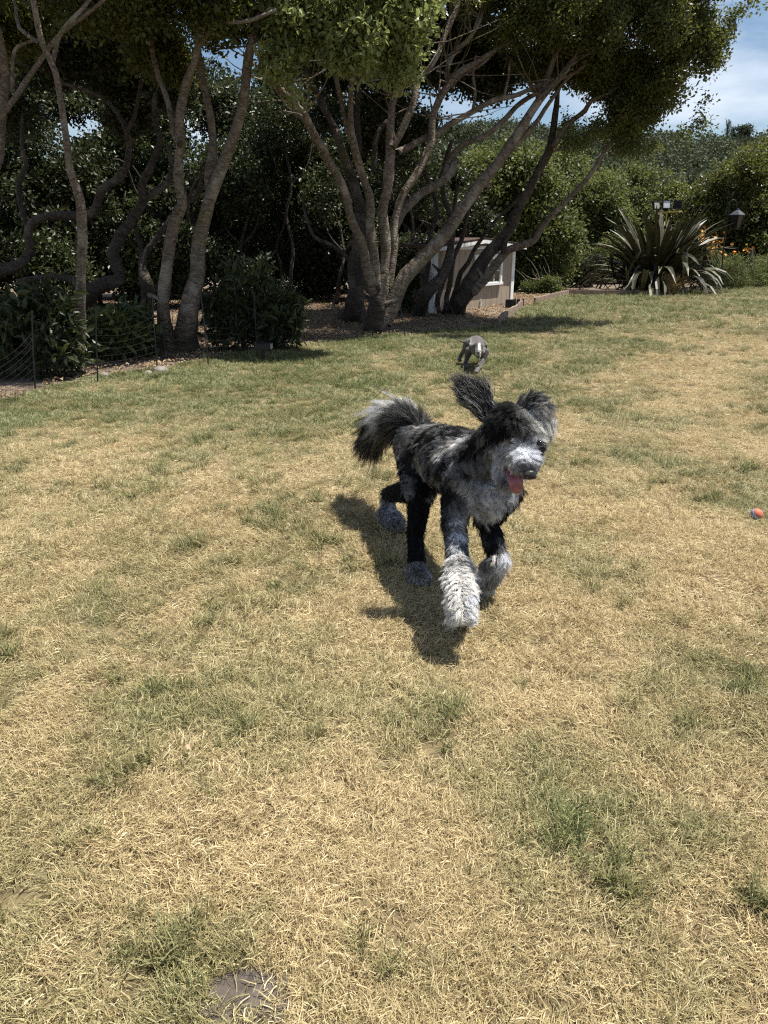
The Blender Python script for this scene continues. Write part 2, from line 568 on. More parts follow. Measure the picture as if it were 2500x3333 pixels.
# bare soil showing in the thin spots of the turf
M_soil = noisemat('soil', (0.045, 0.036, 0.030), (0.11, 0.09, 0.075), scale=30, rough=0.95, bump=0.6, detail=8)
for gx_, gy_, ra, rb in ((800, 3262, 0.10, 0.07),):
    c = G(gx_, gy_)
    o = link('soil_patch', mesh('soil_patch', [(c.x + ra * math.cos(k * .349) * (1 + .25 * math.sin(3.3 * k)), c.y + rb * math.sin(k * .349) * (1 + .2 * math.cos(2.7 * k)), 0.0105) for k in range(18)], [tuple(range(18))], M_soil))
    tag(o, kind='structure')

# ------------------------------------------------------------------ leaf litter on the mulch
M_litter = leafmat('dry leaf', (0.16, 0.10, 0.055), (0.42, 0.32, 0.20), trans=0.1, rough=0.7, spec=0.2, inst=True)


def litter_proto(seed, n=7, R=0.12, L=0.05):
    r = random.Random(seed); v, f, val = [], [], []
    for k in range(n):
        a = r.uniform(0, 6.28); d = Vector((math.cos(a), math.sin(a), r.uniform(-.1, .25))).normalized()
        nn = Vector((r.uniform(-.4, .4), r.uniform(-.4, .4), 1)).normalized(); s = d.cross(nn).normalized()
        b = Vector((r.uniform(-R, R), r.uniform(-R, R), r.uniform(0.004, 0.02)))
        vv, ff = leaf_shape(b, d, s, nn, L * r.uniform(.6, 1.2), L * 0.45, 0.35, 0.3)
        q = len(v); v += vv; f += [tuple(i + q for i in x) for x in ff]; val += [r.random()] * len(ff)
    return proto('dry_leaves', v, f, M_litter, val)


GL = scatter_group('litter', [litter_proto(1), litter_proto(2), litter_proto(3, 5, 0.15, 0.07)])
nn = 30000
p = np.stack([rng.uniform(-12, 7, nn), rng.uniform(6, 24, nn), np.full(nn, 0.004)], 1)
u, w = project(p)
p = p[(w < edge_y(u) - 2) & (u > -700) & (u < 1900)]
p = p[fbm(p * 1.2, 5, 3) > 0.38][:9000]
lit = scatter('leaf_litter', GL, p, np.stack([rng.normal(0, .1, len(p)), rng.normal(0, .1, len(p)), rng.uniform(0, 6.3, len(p))], 1), rng.uniform(.7, 1.3, len(p)), rng.integers(0, 3, len(p)), rng.random(len(p)))
tag(lit, 'brown fallen leaves covering the ground under the oaks', 'leaf litter', kind='stuff')
# a few pale leaves blown onto the lawn
GL1 = scatter_group('lawn leaf', [litter_proto(9, 1, 0.001, 0.04)])
q = [(690, 1592), (705, 1600), (560, 1600), (760, 1235), (880, 1215), (2180, 1250), (1420, 1230), (620, 2440), (1150, 1180), (1990, 1180), (2090, 1260), (330, 1850), (1880, 1320), (1700, 1130), (940, 1290)]
p = np.array([tuple(G(x, y, 0.035)) for x, y in q])
ll = scatter('fallen_leaves', GL1, p, np.stack([rng.normal(0, .3, len(p)), rng.normal(0, .3, len(p)), rng.uniform(0, 6.3, len(p))], 1), rng.uniform(.8, 1.3, len(p)), np.zeros(len(p)), rng.uniform(.5, 1, len(p)))
tag(ll, 'few dry leaves scattered on the lawn', 'fallen leaves', kind='stuff')

# ------------------------------------------------------------------ bark and leaves
def barkmat(name, c1, c2, pale, moss=0.35):
    m, nt, b, out = newmat(name)
    N, L = nt.nodes, nt.links
    uvn = N.new('ShaderNodeUVMap'); uvn.uv_map = 'UVMap'
    tco = N.new('ShaderNodeTexCoord')
    mpn = N.new('ShaderNodeMapping'); mpn.inputs['Scale'].default_value = (4.0, 22, 1)
    L.new(uvn.outputs[0], mpn.inputs[0])
    ring = N.new('ShaderNodeTexNoise'); ring.inputs['Scale'].default_value = 1.0; ring.inputs['Detail'].default_value = 5; ring.inputs['Distortion'].default_value = 1.6
    L.new(mpn.outputs[0], ring.inputs['Vector'])
    blot = N.new('ShaderNodeTexNoise'); blot.inputs['Scale'].default_value = 3.2; blot.inputs['Detail'].default_value = 7; blot.inputs['Roughness'].default_value = 0.6
    L.new(tco.outputs['Object'], blot.inputs['Vector'])
    fine = N.new('ShaderNodeTexNoise'); fine.inputs['Scale'].default_value = 28; fine.inputs['Detail'].default_value = 6
    L.new(tco.outputs['Object'], fine.inputs['Vector'])
    r1 = N.new('ShaderNodeValToRGB')
    r1.color_ramp.elements[0].position = 0.38; r1.color_ramp.elements[0].color = (*c1, 1)
    r1.color_ramp.elements[1].position = 0.62; r1.color_ramp.elements[1].color = (*c2, 1)
    L.new(ring.outputs['Fac'], r1.inputs[0])
    r2 = N.new('ShaderNodeValToRGB'); r2.color_ramp.elements[0].position = 0.52; r2.color_ramp.elements[1].position = 0.64
    L.new(blot.outputs['Fac'], r2.inputs[0])
    m1 = N.new('ShaderNodeMix'); m1.data_type = 'RGBA'; m1.inputs['B'].default_value = (*pale, 1)
    mu = N.new('ShaderNodeMath'); mu.operation = 'MULTIPLY'; mu.inputs[1].default_value = 0.6
    L.new(r2.outputs[0], mu.inputs[0]); L.new(mu.outputs[0], m1.inputs['Factor']); L.new(r1.outputs[0], m1.inputs['A'])
    mb = N.new('ShaderNodeTexNoise'); mb.inputs['Scale'].default_value = 1.3; mb.inputs['Detail'].default_value = 6
    L.new(tco.outputs['Object'], mb.inputs['Vector'])
    r3 = N.new('ShaderNodeValToRGB'); r3.color_ramp.elements[0].position = 0.6; r3.color_ramp.elements[1].position = 0.72
    r3.color_ramp.elements[1].color = (moss, moss, moss, 1)
    L.new(mb.outputs['Fac'], r3.inputs[0])
    m2 = N.new('ShaderNodeMix'); m2.data_type = 'RGBA'; m2.inputs['B'].default_value = (0.17, 0.15, 0.035, 1)
    L.new(r3.outputs[0], m2.inputs['Factor']); L.new(m1.outputs['Result'], m2.inputs['A']); L.new(m2.outputs['Result'], b.inputs['Base Color'])
    ad = N.new('ShaderNodeMath'); ad.operation = 'ADD'; L.new(ring.outputs['Fac'], ad.inputs[0]); L.new(fine.outputs['Fac'], ad.inputs[1])
    bp = N.new('ShaderNodeBump'); bp.inputs['Strength'].default_value = 1.0; bp.inputs['Distance'].default_value = 0.035
    L.new(ad.outputs[0], bp.inputs['Height']); L.new(bp.outputs[0], b.inputs['Normal'])
    b.inputs['Roughness'].default_value = 0.85; b.inputs['Specular IOR Level'].default_value = 0.25
    return m


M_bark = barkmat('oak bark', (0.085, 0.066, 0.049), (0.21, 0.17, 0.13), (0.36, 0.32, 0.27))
M_barkd = barkmat('shade toned bark', (0.035, 0.028, 0.023), (0.085, 0.07, 0.057), (0.16, 0.135, 0.112), 0.25)  # darker copy of the oak bark, shade put into its colour
M_twig = noisemat('twig', (0.10, 0.08, 0.06), (0.24, 0.20, 0.16), scale=20, rough=0.9)

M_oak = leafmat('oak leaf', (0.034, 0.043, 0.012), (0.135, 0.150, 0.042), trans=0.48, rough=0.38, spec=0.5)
M_bright = leafmat('sunlit leaf', (0.085, 0.11, 0.035), (0.27, 0.31, 0.12), trans=0.4, rough=0.3, spec=0.5)  # paler leaf copy, sunlight on the hanging cluster put into the colour
M_dark = leafmat('shade leaf', (0.016, 0.022, 0.009), (0.062, 0.080, 0.028), trans=0.25, rough=0.42, spec=0.4)  # darker leaf copy, the shade under the trees put into the colour
M_mid = leafmat('scrub leaf', (0.045, 0.062, 0.020), (0.165, 0.19, 0.062), trans=0.35, rough=0.5, spec=0.35)
M_sage = leafmat('hill leaf', (0.035, 0.046, 0.026), (0.105, 0.122, 0.068), trans=0.12, rough=0.7, spec=0.2)

rr = random.Random(5)


def group3(nm, mat, **k):
    return scatter_group(nm, [sprig('leaf_spray', mat, r=random.Random(s), **k) for s in (3, 4, 5)], True)


G_oak = group3('oak crown', M_oak, n=20, size=0.34, L=0.055, W=0.03)
G_bright = group3('bright crown', M_bright, fine=True, n=15, size=0.32, L=0.075, W=0.042, droop=0.3)
G_dark = group3('dark crown', M_dark, n=14, size=0.38, L=0.068, W=0.036)
G_mid = group3('scrub crown', M_mid, n=22, size=0.40, L=0.06, W=0.032)
G_sage = group3('hill crown', M_sage, n=10, size=0.42, L=0.11, W=0.075)
G_shrub = group3('shrub crown', M_dark, fine=True, n=12, size=0.34, L=0.115, W=0.042, droop=0.25)
G_shrubl = group3('shrub crown', M_mid, fine=True, n=12, size=0.34, L=0.11, W=0.042, droop=0.25)


def crown(parent, grp, blobs, n, scale=1.0, seed=0, shell=0.5, gap=0.35, gscale=1.2, name='crown', svar=0.3, lump=0):
    r = np.random.default_rng(seed + 100)
    if lump:
        q = random.Random(seed)
        blobs = sum([lumps(c, rad, lump, q, (.3, .55)) for c, rad in blobs], [])
    p = crown_points([(np.array(c), rad) for c, rad in blobs], n, r, shell, gap, gscale, seed)
    p = p[p[:, 2] > 0.08]
    m = len(p)
    rot = np.stack([r.normal(0, 0.7, m), r.normal(0.1, 0.6, m), r.uniform(0, 6.283, m)], 1)
    tint = np.clip(fbm(p * 0.9, seed + 3, 3) * 1.6 - 0.3 + r.normal(0, 0.12, m), 0, 1)
    return scatter(name, grp, p, rot, scale * r.uniform(1 - svar, 1 + svar, m), r.integers(0, 3, m), tint, parent)


def stem_mesh(pts, step=0.11, n=11, seed=0, rough=0.16, flare=0.0):
    """pts = [(x, y, z, r)]"""
    P, R = spline([Vector(p[:3]) for p in pts], [p[3] for p in pts], step)
    q = np.array([tuple(p) for p in P])
    wob = np.stack([fbm(q * 2.2 + 7 * k, seed + k, 2) - 0.5 for k in range(3)], 1)
    P = [p + Vector(w) * (1.1 * r) if i else p for i, (p, w, r) in enumerate(zip(P, wob, R))]
    if flare:
        z0 = P[0].z
        R = [r * (1 + flare * math.exp(-max(0, p.z - z0) / 0.22)) for p, r in zip(P, R)]
    kn = vnoise(q * 4.5, seed + 50)
    lo = vnoise(q * 1.7, seed + 60)
    R = [r * (.88 + .24 * a) for r, a in zip(R, lo)]
    R = [r * (1 + 0.22 * max(0, a - .68) / .32 - .05) for r, a in zip(R, kn)]
    return tube_data(P, R, n, rough * 1.35, seed)


def stem(name, pts, mat, parent, **k):
    extra = []
    v, f, uv = stem_mesh(pts, **k)
    n = k.get('n', 11)
    if name == 'trunk' or n >= 11:
        r_ = random.Random(k.get('seed', 0) * 7 + 1)
        for q in range(r_.randint(1, 4)):
            i = r_.randrange(1, max(2, len(v) // n - 2)); j = r_.randrange(n)
            c = sum((Vector(x) for x in v[i * n:i * n + n]), Vector()) / n
            d = (Vector(v[i * n + j]) - c); R_ = d.length; d.normalize(); d = (d + Vector((0, 0, .5))).normalized()
            if R_ < .02: continue
            w = R_ * r_.uniform(.22, .42); L_ = R_ * r_.uniform(.5, 2.2)
            extra.append(tube_data([c + d * R_ * .4, c + d * (R_ * .95), c + d * (R_ + L_ * .5), c + d * (R_ + L_)], [w * 1.5, w * 1.25, w * .9, w * .55], 7, .3, q))
    tip = len(v)
    v = v + [sum((Vector(x) for x in v[-n:]), Vector()) / n]
    uv = uv + [uv[-1]]
    f = list(f) + [(tip - n + i, tip - n + (i + 1) % n, tip) for i in range(n)]
    for ev, ef, eu in extra:
        o_ = len(v); m_ = len(ev)
        v = v + ev + [(Vector(ev[-1]) + Vector(ev[-4])) / 2]; uv = uv + eu + [eu[-1]]
        f += [tuple(a + o_ for a in x) for x in ef] + [(o_ + m_ - 7 + a, o_ + m_ - 7 + (a + 1) % 7, o_ + m_) for a in range(7)]
    me = mesh(name, v, f, mat, True)
    lay = me.uv_layers.new(name='UVMap')
    li = np.zeros(len(me.loops), np.int32); me.loops.foreach_get('vertex_index', li)
    u = np.array(uv)[li]
    # keep the seam from smearing: wrap u inside each quad
    q = u.copy()
    s = np.array([p.loop_start for p in me.polygons]); t = np.array([p.loop_total for p in me.polygons])
    for a, b_ in zip(s, t):
        if q[a:a + b_, 0].max() - q[a:a + b_, 0].min() > 0.5:
            q[a:a + b_, 0] = np.where(q[a:a + b_, 0] < 0.5, q[a:a + b_, 0] + 1, q[a:a + b_, 0])
    lay.data.foreach_set('uv', q.astype(np.float32).ravel())
    return link(name, me, parent)


def trace(pts, Y0, Y1, ground=False):
    """photo trace [(px, py, radius px)] to 3-D, the depth going from Y0 to Y1 along it"""
    out = []
    n = len(pts) - 1
    for i, (x, y, r) in enumerate(pts):
        Y = Y0 + (Y1 - Y0) * i / n
        p = G(x, y, -0.06) if ground and i == 0 else at(x, y, Y)
        out.append((p.x, p.y, p.z, max(0.004, 0.88 * r * px2m(p))))
    return out


def RR(pts, r0, r1):
    n = len(pts) - 1
    return [(x, y, r0 + (r1 - r0) * i / n) for i, (x, y) in enumerate(pts)]


def tree(name, label, base, cat='tree', group=None):
    return empty(name, base, label, cat, group)


def twigs(parent, pts, n, L, mat, seed, r0=0.012):
    """fine bare twigs along a stem, joined"""
    r = random.Random(seed); b = MB()
    for k in range(n):
        p = pts[r.randrange(1, len(pts))]
        q = Vector(p[:3]); d = Vector((r.uniform(-1, 1), r.uniform(-.7, .7), r.uniform(-.1, 1))).normalized()
        P = [q]
        for s in range(3):
            d = (d + Vector((r.uniform(-.5, .5), r.uniform(-.5, .5), r.uniform(-.2, .4)))).normalized()
            P.append(P[-1] + d * L * r.uniform(.2, .45))
        b.tube(P, [r0, r0 * .7, r0 * .45, r0 * .2], 4)
    o = b.build('twigs', mat, parent); o['kind'] = 'stuff'
    return o


# ------------------------------------------------------------------ slender oak at the lawn's left end (A)
T = tree('oak_tree', 'slender oak with one pale wavy trunk rising from the low shrubs by the fence', G(243, 1235), group='oaks along the lawn')
T_slim = T
A1 = trace([(243, 1235, 25), (258, 1124, 20), (262, 961, 19), (267, 825, 19), (265, 733, 19), (258, 650, 17), (235, 581, 15), (224, 531, 14), (205, 362, 13), (178, 229, 12), (135, 139, 11), (115, 48, 10), (100, -40, 9)], 8.9, 8.3, True)
stem('trunk', A1, M_bark, T, seed=1, rough=0.1, flare=0.3)
stem('limb', trace(RR([(170, 215), (199, 103), (265, 30), (310, -30)], 9, 6), 8.5, 8.8), M_bark, T, seed=2)
stem('limb', trace(RR([(-30, 440), (60, 301), (145, 175), (199, 105), (290, 40), (360, -20)], 11, 6), 9.0, 9.0), M_bark, T, seed=3)
stem('limb', trace(RR([(42, 300), (40, 200), (60, 150), (130, 130)], 8, 5), 9.1, 9.1), M_bark, T, seed=4)
stem('limb', trace(RR([(128, 140), (60, 90), (50, 20), (30, -40)], 8, 5), 8.5, 8.9), M_bark, T, seed=5)
crown(T, G_oak, [(at(120, -170, 9.2), (1.4, 1.1, .65)), (at(420, -90, 9.6), (1.1, 1, .5)), (at(-160, 20, 10), (1.0, 1, .7)), (at(330, 20, 10.2), (.55, .5, .3)), (at(60, 60, 10.5), (.6, .5, .35))], 2400, 1.05, 11, lump=10, gap=0.35)

T = tree('oak_tree', 'thick pale trunk cut by the left edge of the photo, bare of leaves low down', G(-40, 1180), group='oaks along the lawn')
E1 = trace([(-60, 1180, 30), (-50, 900, 27), (-40, 620, 24), (-5, 480, 22), (12, 330, 19), (15, 250, 16), (-4, 120, 13), (-40, 0, 10)], 9.8, 9.4, True)
stem('trunk', E1, M_bark, T, seed=7)
crown(T, G_oak, [(at(-180, -60, 9.8), (1.2, 1.2, .8))], 900, 1.1, 12, lump=10)

# ------------------------------------------------------------------ two-stemmed oak (B)
T = tree('oak_tree', 'oak with two tall smooth grey brown stems side by side behind the wire fence', G(590, 1150), group='oaks along the lawn')
T_two = T
B1 = trace([(545, 1150, 36), (536, 1042, 27), (534, 934, 22), (548, 825, 22), (564, 733, 22), (590, 668, 21), (584, 608, 19), (583, 500, 17), (588, 482, 17), (585, 386, 16), (603, 271, 15), (636, 181, 13), (648, 60, 12), (660, -40, 11)], 10.4, 9.9, True)
B2 = trace([(610, 1150, 48), (613, 1015, 38), (640, 907, 33), (651, 815, 30), (662, 733, 28), (684, 652, 26), (716, 565, 24), (742, 490, 23), (766, 422, 22), (796, 320, 19), (811, 199, 17), (838, 78, 15), (868, -40, 13)], 10.4, 10.3, True)
stem('trunk', B1, M_bark, T, seed=11, rough=0.1, flare=0.35)
stem('trunk', B2, M_bark, T, seed=12, rough=0.12, flare=0.4)
stem('limb', trace(RR([(690, 625), (684, 590), (693, 525), (693, 422), (669, 314), (648, 217), (639, 121), (655, 20), (650, -40)], 18, 10), 10.4, 10.6), M_bark, T, seed=13, rough=0.1)
stem('limb', trace(RR([(586, 470), (567, 440), (549, 338), (519, 253), (497, 181), (482, 60), (465, -40)], 13, 8), 10.0, 10.6), M_bark, T, seed=14)
stem('limb', trace(RR([(645, 160), (669, 121), (718, 78), (814, 66), (900, 30)], 10, 6), 9.9, 9.8), M_bark, T, seed=15)
stem('limb', trace(RR([(655, 95), (680, 50), (695, 0), (710, -50)], 9, 6), 9.9, 9.9), M_bark, T, seed=16)
stem('limb', trace(RR([(592, 670), (640, 640), (700, 560), (760, 540)], 9, 3), 10.5, 11.2), M_barkd, T, seed=17)
crown(T, G_oak, [(at(600, -60, 10.2), (1.1, .8, .55)), (at(800, -160, 10.6), (1.5, 1, .6)), (at(480, 130, 10.9), (.4, .5, .5)), (at(650, 30, 9.9), (.5, .4, .35)), (at(560, 200, 11), (.3, .3, .3))], 2300, 1.1, 13, lump=10, gap=0.35)
crown(T, G_bright, [(at(1200, 60, 10.2), (.78, .6, .62)), (at(1290, 190, 10.2), (.28, .3, .38)), (at(1130, 160, 10.1), (.3, .3, .3)), (at(1260, -60, 10.4), (.8, .6, .5))], 950, 1.0, 14, shell=0.2, gap=0.2, gscale=2.0)
crown(T, G_bright, [(at(930, 190, 10.2), (.36, .35, .5)), (at(900, 30, 10.2), (.45, .4, .35)), (at(1010, 100, 10.5), (.4, .35, .4))], 330, 0.95, 15, shell=0.1, gap=0.3, gscale=2.0)

# ------------------------------------------------------------------ great many-stemmed oak (C)
T = tree('oak_tree', 'great spreading oak with many stems fanning out over the lawn towards the open sky', G(1240, 1085), group='oaks along the lawn')
C0 = trace([(1228, 1090, 40), (1236, 1010, 32), (1238, 940, 30), (1240, 890, 26)], 12.55, 12.6, True)
stem('trunk', C0, M_barkd, T, seed=21, rough=0.22, flare=0.35, n=12)
k1 = trace([(1222, 960, 22), (1207, 900, 21), (1183, 818, 19), (1159, 751, 18), (1130, 659, 17), (1106, 592, 17), (1062, 510, 16), (1057, 492, 16), (1028, 444, 16), (990, 381, 16), (946, 328, 15), (898, 275, 13), (864, 232, 12), (845, 145, 9), (830, 40, 7)], 12.5, 11.2)
stem('limb', k1, M_bark, T, seed=22)
k2 = trace([(1228, 960, 20), (1216, 886, 19), (1207, 789, 19), (1207, 693, 18), (1205, 645, 17), (1188, 592, 15), (1163, 524, 14), (1159, 511, 13), (1144, 434, 12), (1142, 338, 11), (1144, 270, 11), (1159, 217, 10), (1163, 140, 8), (1150, 30, 6)], 12.5, 12.0)
stem('limb', k2, M_bark, T, seed=23)
stem('limb', trace(RR([(1145, 450), (1127, 415), (1106, 309), (1086, 231), (1053, 149), (1028, 92), (1000, 20)], 11, 6), 12.2, 12.2), M_bark, T, seed=24)
k3 = trace([(1245, 960, 22), (1250, 915, 21), (1255, 770, 19), (1250, 693, 19), (1260, 596, 19), (1270, 514, 19), (1270, 455, 18), (1274, 376, 13), (1284, 318, 13), (1313, 275, 12), (1352, 217, 11), (1371, 145, 10), (1390, 63, 9), (1414, -30, 8)], 12.6, 12.8)
stem('limb', k3, M_bark, T, seed=25)
stem('limb', trace(RR([(1276, 480), (1298, 444), (1327, 376), (1352, 318), (1356, 270), (1400, 217), (1429, 164), (1453, 106), (1487, 24), (1500, -40)], 15, 9), 12.6, 13.2), M_bark, T, seed=26)
k4 = trace([(1262, 930, 18), (1279, 809, 16), (1284, 717, 16), (1313, 635, 16), (1352, 577, 16), (1385, 510, 15), (1405, 458, 15), (1409, 386, 14), (1429, 313, 14), (1463, 270, 12), (1453, 241, 10), (1472, 178, 9), (1535, 116, 8), (1564, 58, 7), (1588, -30, 6)], 12.7, 13.6)
stem('limb', k4, M_bark, T, seed=27)
stem('limb', trace(RR([(1463, 270), (1496, 236), (1554, 203), (1602, 169), (1665, 130), (1763, 108), (1830, 70)], 11, 5), 13.4, 14), M_bark, T, seed=28)
stem('limb', trace(RR([(1465, 285), (1500, 245), (1560, 215), (1620, 160), (1690, 90), (1740, 20)], 8, 4), 13.6, 14.2), M_bark, T, seed=29)
k5 = trace([(1250, 1050, 32), (1313, 924, 28), (1361, 857, 27), (1419, 794, 26), (1477, 727, 25), (1525, 659, 23), (1564, 596, 22), (1622, 529, 20), (1692, 418, 17), (1763, 325, 14), (1817, 260, 11), (1871, 184, 9), (1925, 125, 7), (1990, 76, 5), (2060, 40, 3)], 12.8, 14.2)
stem('limb', k5, M_bark, T, seed=30, rough=0.18)
stem('limb', trace(RR([(1763, 325), (1779, 260), (1817, 152), (1850, 81), (1870, 0)], 11, 6), 13.9, 14.1), M_bark, T, seed=31)
stem('limb', trace(RR([(1600, 570), (1633, 521), (1736, 412), (1785, 336), (1860, 240), (1950, 190), (2030, 160)], 13, 4), 13.5, 14.4), M_bark, T, seed=32)
stem('limb', trace(RR([(1817, 260), (1880, 235), (1940, 170), (2050, 120), (2140, 110)], 7, 3), 14.0, 14.3), M_bark, T, seed=33)
k6 = trace(RR([(1270, 780), (1298, 702), (1337, 659), (1380, 620), (1429, 592), (1472, 553), (1480, 520)], 18, 13), 13.0, 14)
stem('limb', k6, M_bark, T, seed=34)
stem('limb', trace(RR([(1290, 500), (1313, 487), (1380, 449), (1424, 434), (1482, 395), (1549, 357), (1622, 323), (1676, 309), (1752, 277), (1800, 250)], 14, 8), 12.9, 14.2), M_bark, T, seed=35)
stem('limb', trace(RR([(1540, 357), (1545, 300), (1540, 241), (1550, 180)], 7, 4), 13.5, 13.6), M_bark, T, seed=36)
stem('limb', trace(RR([(1640, 318), (1655, 250), (1660, 190)], 6, 4), 13.8, 13.9), M_bark, T, seed=37)
stem('limb', trace(RR([(1453, 570), (1472, 511), (1516, 468), (1573, 444), (1646, 386), (1680, 350), (1719, 320), (1760, 300)], 13, 8), 14, 14.2), M_bark, T, seed=38)
stem('limb', trace(RR([(1215, 560), (1222, 470), (1240, 420), (1262, 395)], 11, 8), 13.2, 13.3), M_barkd, T, seed=39)
crown(T, G_oak, [(at(2010, 110, 14.2), (1.55, 1.4, 1.0)), (at(2190, 60, 14), (.8, .9, .8)), (at(2160, 290, 14), (.62, .8, .52)), (at(2050, 395, 14.5), (.5, .6, .24)), (at(1800, 110, 14.2), (1.1, 1.2, .75)),
                 (at(2050, -190, 14), (1.7, 1.6, .9)), (at(1600, 0, 13.8), (1.2, 1.3, .6)), (at(1560, -280, 13.8), (2.2, 1.2, 1.0)), (at(2290, 180, 14), (.32, .5, .4)), (at(2120, 430, 14.6), (.32, .4, .25)),
                 (at(1800, -350, 15), (2.6, 1.8, 1.2)), (at(2290, 20, 14), (.4, .5, .5))], 9500, 1.0, 16, lump=10, shell=0.35, gap=0.36)
for k_ in (k1[8:], k2[9:], k3[6:], k4[6:], k5[8:]): twigs(T, [p[:3] for p in k_], 34, 1.3, M_bark, len(k_), .013)
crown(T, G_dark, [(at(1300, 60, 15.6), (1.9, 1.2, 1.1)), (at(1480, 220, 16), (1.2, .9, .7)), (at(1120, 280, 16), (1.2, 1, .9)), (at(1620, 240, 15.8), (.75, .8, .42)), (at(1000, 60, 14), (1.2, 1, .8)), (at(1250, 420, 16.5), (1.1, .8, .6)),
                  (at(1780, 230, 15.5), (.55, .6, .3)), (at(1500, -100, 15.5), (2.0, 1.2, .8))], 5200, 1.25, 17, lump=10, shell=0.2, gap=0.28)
crown(T, G_mid, [(at(1870, 470, 14.6), (.22, .25, .16)), (at(1960, 420, 14.5), (.3, .3, .12)), (at(1860, 400, 14.6), (.16, .2, .14)), (at(2130, 480, 14.5), (.12, .2, .06)), (at(2040, 480, 14.6), (.3, .3, .08)), (at(2285, 330, 14), (.10, .2, .08)), (at(2280, 400, 14), (.12, .2, .07)), (at(2380, 60, 14), (.12, .15, .16)), (at(2440, 10, 14), (.14, .1, .05)), (at(2345, 130, 14), (.14, .2, .2)), (at(2230, 440, 14.3), (.12, .2, .08))], 260, 0.9, 18, shell=0.0, gap=0.1)

# unseen crown masses added above the frame to shade the stems below
for par, bl_, sd_ in ((T, [((1.6, 12.3, 6.7), (2.2, 1.1, .9)), ((-1.0, 12.5, 6.5), (2.0, 1.1, .9)), ((3.6, 13.2, 6.9), (1.8, 1.2, .9))], 901), (T_two, [((-1.8, 10.4, 5.9), (1.25, .85, .7)), ((-2.9, 10.9, 5.9), (1.2, .9, .7))], 902), (T_slim, [((-2.7, 8.6, 5.2), (1.2, .9, .6)), ((-3.8, 9.4, 5.4), (1.3, 1, .6))], 903)):
    crown(par, G_oak, bl_, 3000 if sd_ == 901 else 1600, 1.25, sd_, shell=.1, gap=.22, lump=9)

# ------------------------------------------------------------------ leaning oak in front of the shed (D)
T = tree('oak_tree', 'leaning dark oak in front of the tan shed, its boughs crossing the window', G(1470, 1018), group='oaks along the lawn')
d1 = trace([(1462, 1030, 34), (1500, 975, 31), (1529, 930, 29), (1565, 861, 27), (1589, 819, 25), (1632, 777, 23), (1656, 740, 22), (1680, 695, 20), (1710, 640, 19), (1757, 553, 17), (1790, 488, 16), (1797, 455, 15), (1812, 347, 11), (1814, 304, 9), (1830, 220, 7), (1860, 150, 5)], 15.4, 14.6, True)
stem('trunk', d1, M_barkd, T, seed=41, rough=0.18, flare=0.25)
stem('limb', trace(RR([(1535, 950), (1547, 933), (1586, 891), (1625, 846), (1645, 822), (1662, 810), (1707, 795), (1740, 777), (1758, 749), (1782, 719), (1810, 690), (1860, 635), (1904, 591), (1942, 542), (1969, 488), (2007, 445), (2050, 418), (2104, 390), (2150, 370)], 19, 4), 15.2, 14.4), M_bark, T, seed=42)
stem('limb', trace(RR([(1800, 478), (1815, 462), (1844, 412), (1904, 358), (1925, 325), (1980, 304), (2023, 271), (2070, 230)], 12, 6), 14.6, 14.4), M_bark, T, seed=43)
stem('limb', trace(RR([(1806, 490), (1860, 477), (1925, 466), (1969, 445), (2010, 410)], 6, 3), 14.6, 14.5), M_bark, T, seed=44)
stem('limb', trace(RR([(1835, 480), (1870, 450), (1904, 434), (1969, 423)], 4, 2), 14.6, 14.6), M_bark, T, seed=45)
stem('limb', trace(RR([(1640, 826), (1641, 801), (1650, 770)], 12, 10), 15.0, 15.0), M_barkd, T, seed=46)
d3 = trace(RR([(1430, 1020), (1427, 975), (1445, 921), (1463, 837), (1466, 786), (1475, 700), (1490, 600)], 10, 7), 15.9, 16.2)
stem('limb', d3, M_barkd, T, seed=47)
stem('limb', trace(RR([(1448, 1012), (1451, 997), (1469, 891), (1478, 837), (1505, 780), (1517, 725), (1530, 640)], 11, 7), 15.8, 15.8), M_barkd, T, seed=48)
stem('limb', trace(RR([(1455, 1008), (1470, 985), (1487, 933), (1499, 888), (1523, 855), (1541, 819), (1562, 786), (1601, 731), (1671, 662), (1720, 610)], 11, 5), 15.6, 15.4), M_barkd, T, seed=49)
stem('limb', trace([(1358, 1034, 26), (1384, 966, 23), (1433, 915, 22), (1457, 861, 17), (1465, 800, 14), (1472, 720, 12), (1440, 620, 10), (1445, 540, 9), (1470, 460, 7)], 15.0, 16.0, True), M_barkd, T, seed=50)
stem('limb', trace(RR([(1400, 960), (1383, 920), (1395, 860), (1400, 770), (1420, 700), (1415, 640), (1380, 560)], 12, 7), 15.8, 16.4), M_barkd, T, seed=51)
crown(T, G_oak, [(at(2060, 330, 14.5), (.6, .7, .35)), (at(1990, 250, 14.6), (.7, .7, .4)), (at(2140, 370, 14.3), (.3, .4, .25))], 1300, 0.95, 19, lump=10, shell=0.2, gap=0.35)

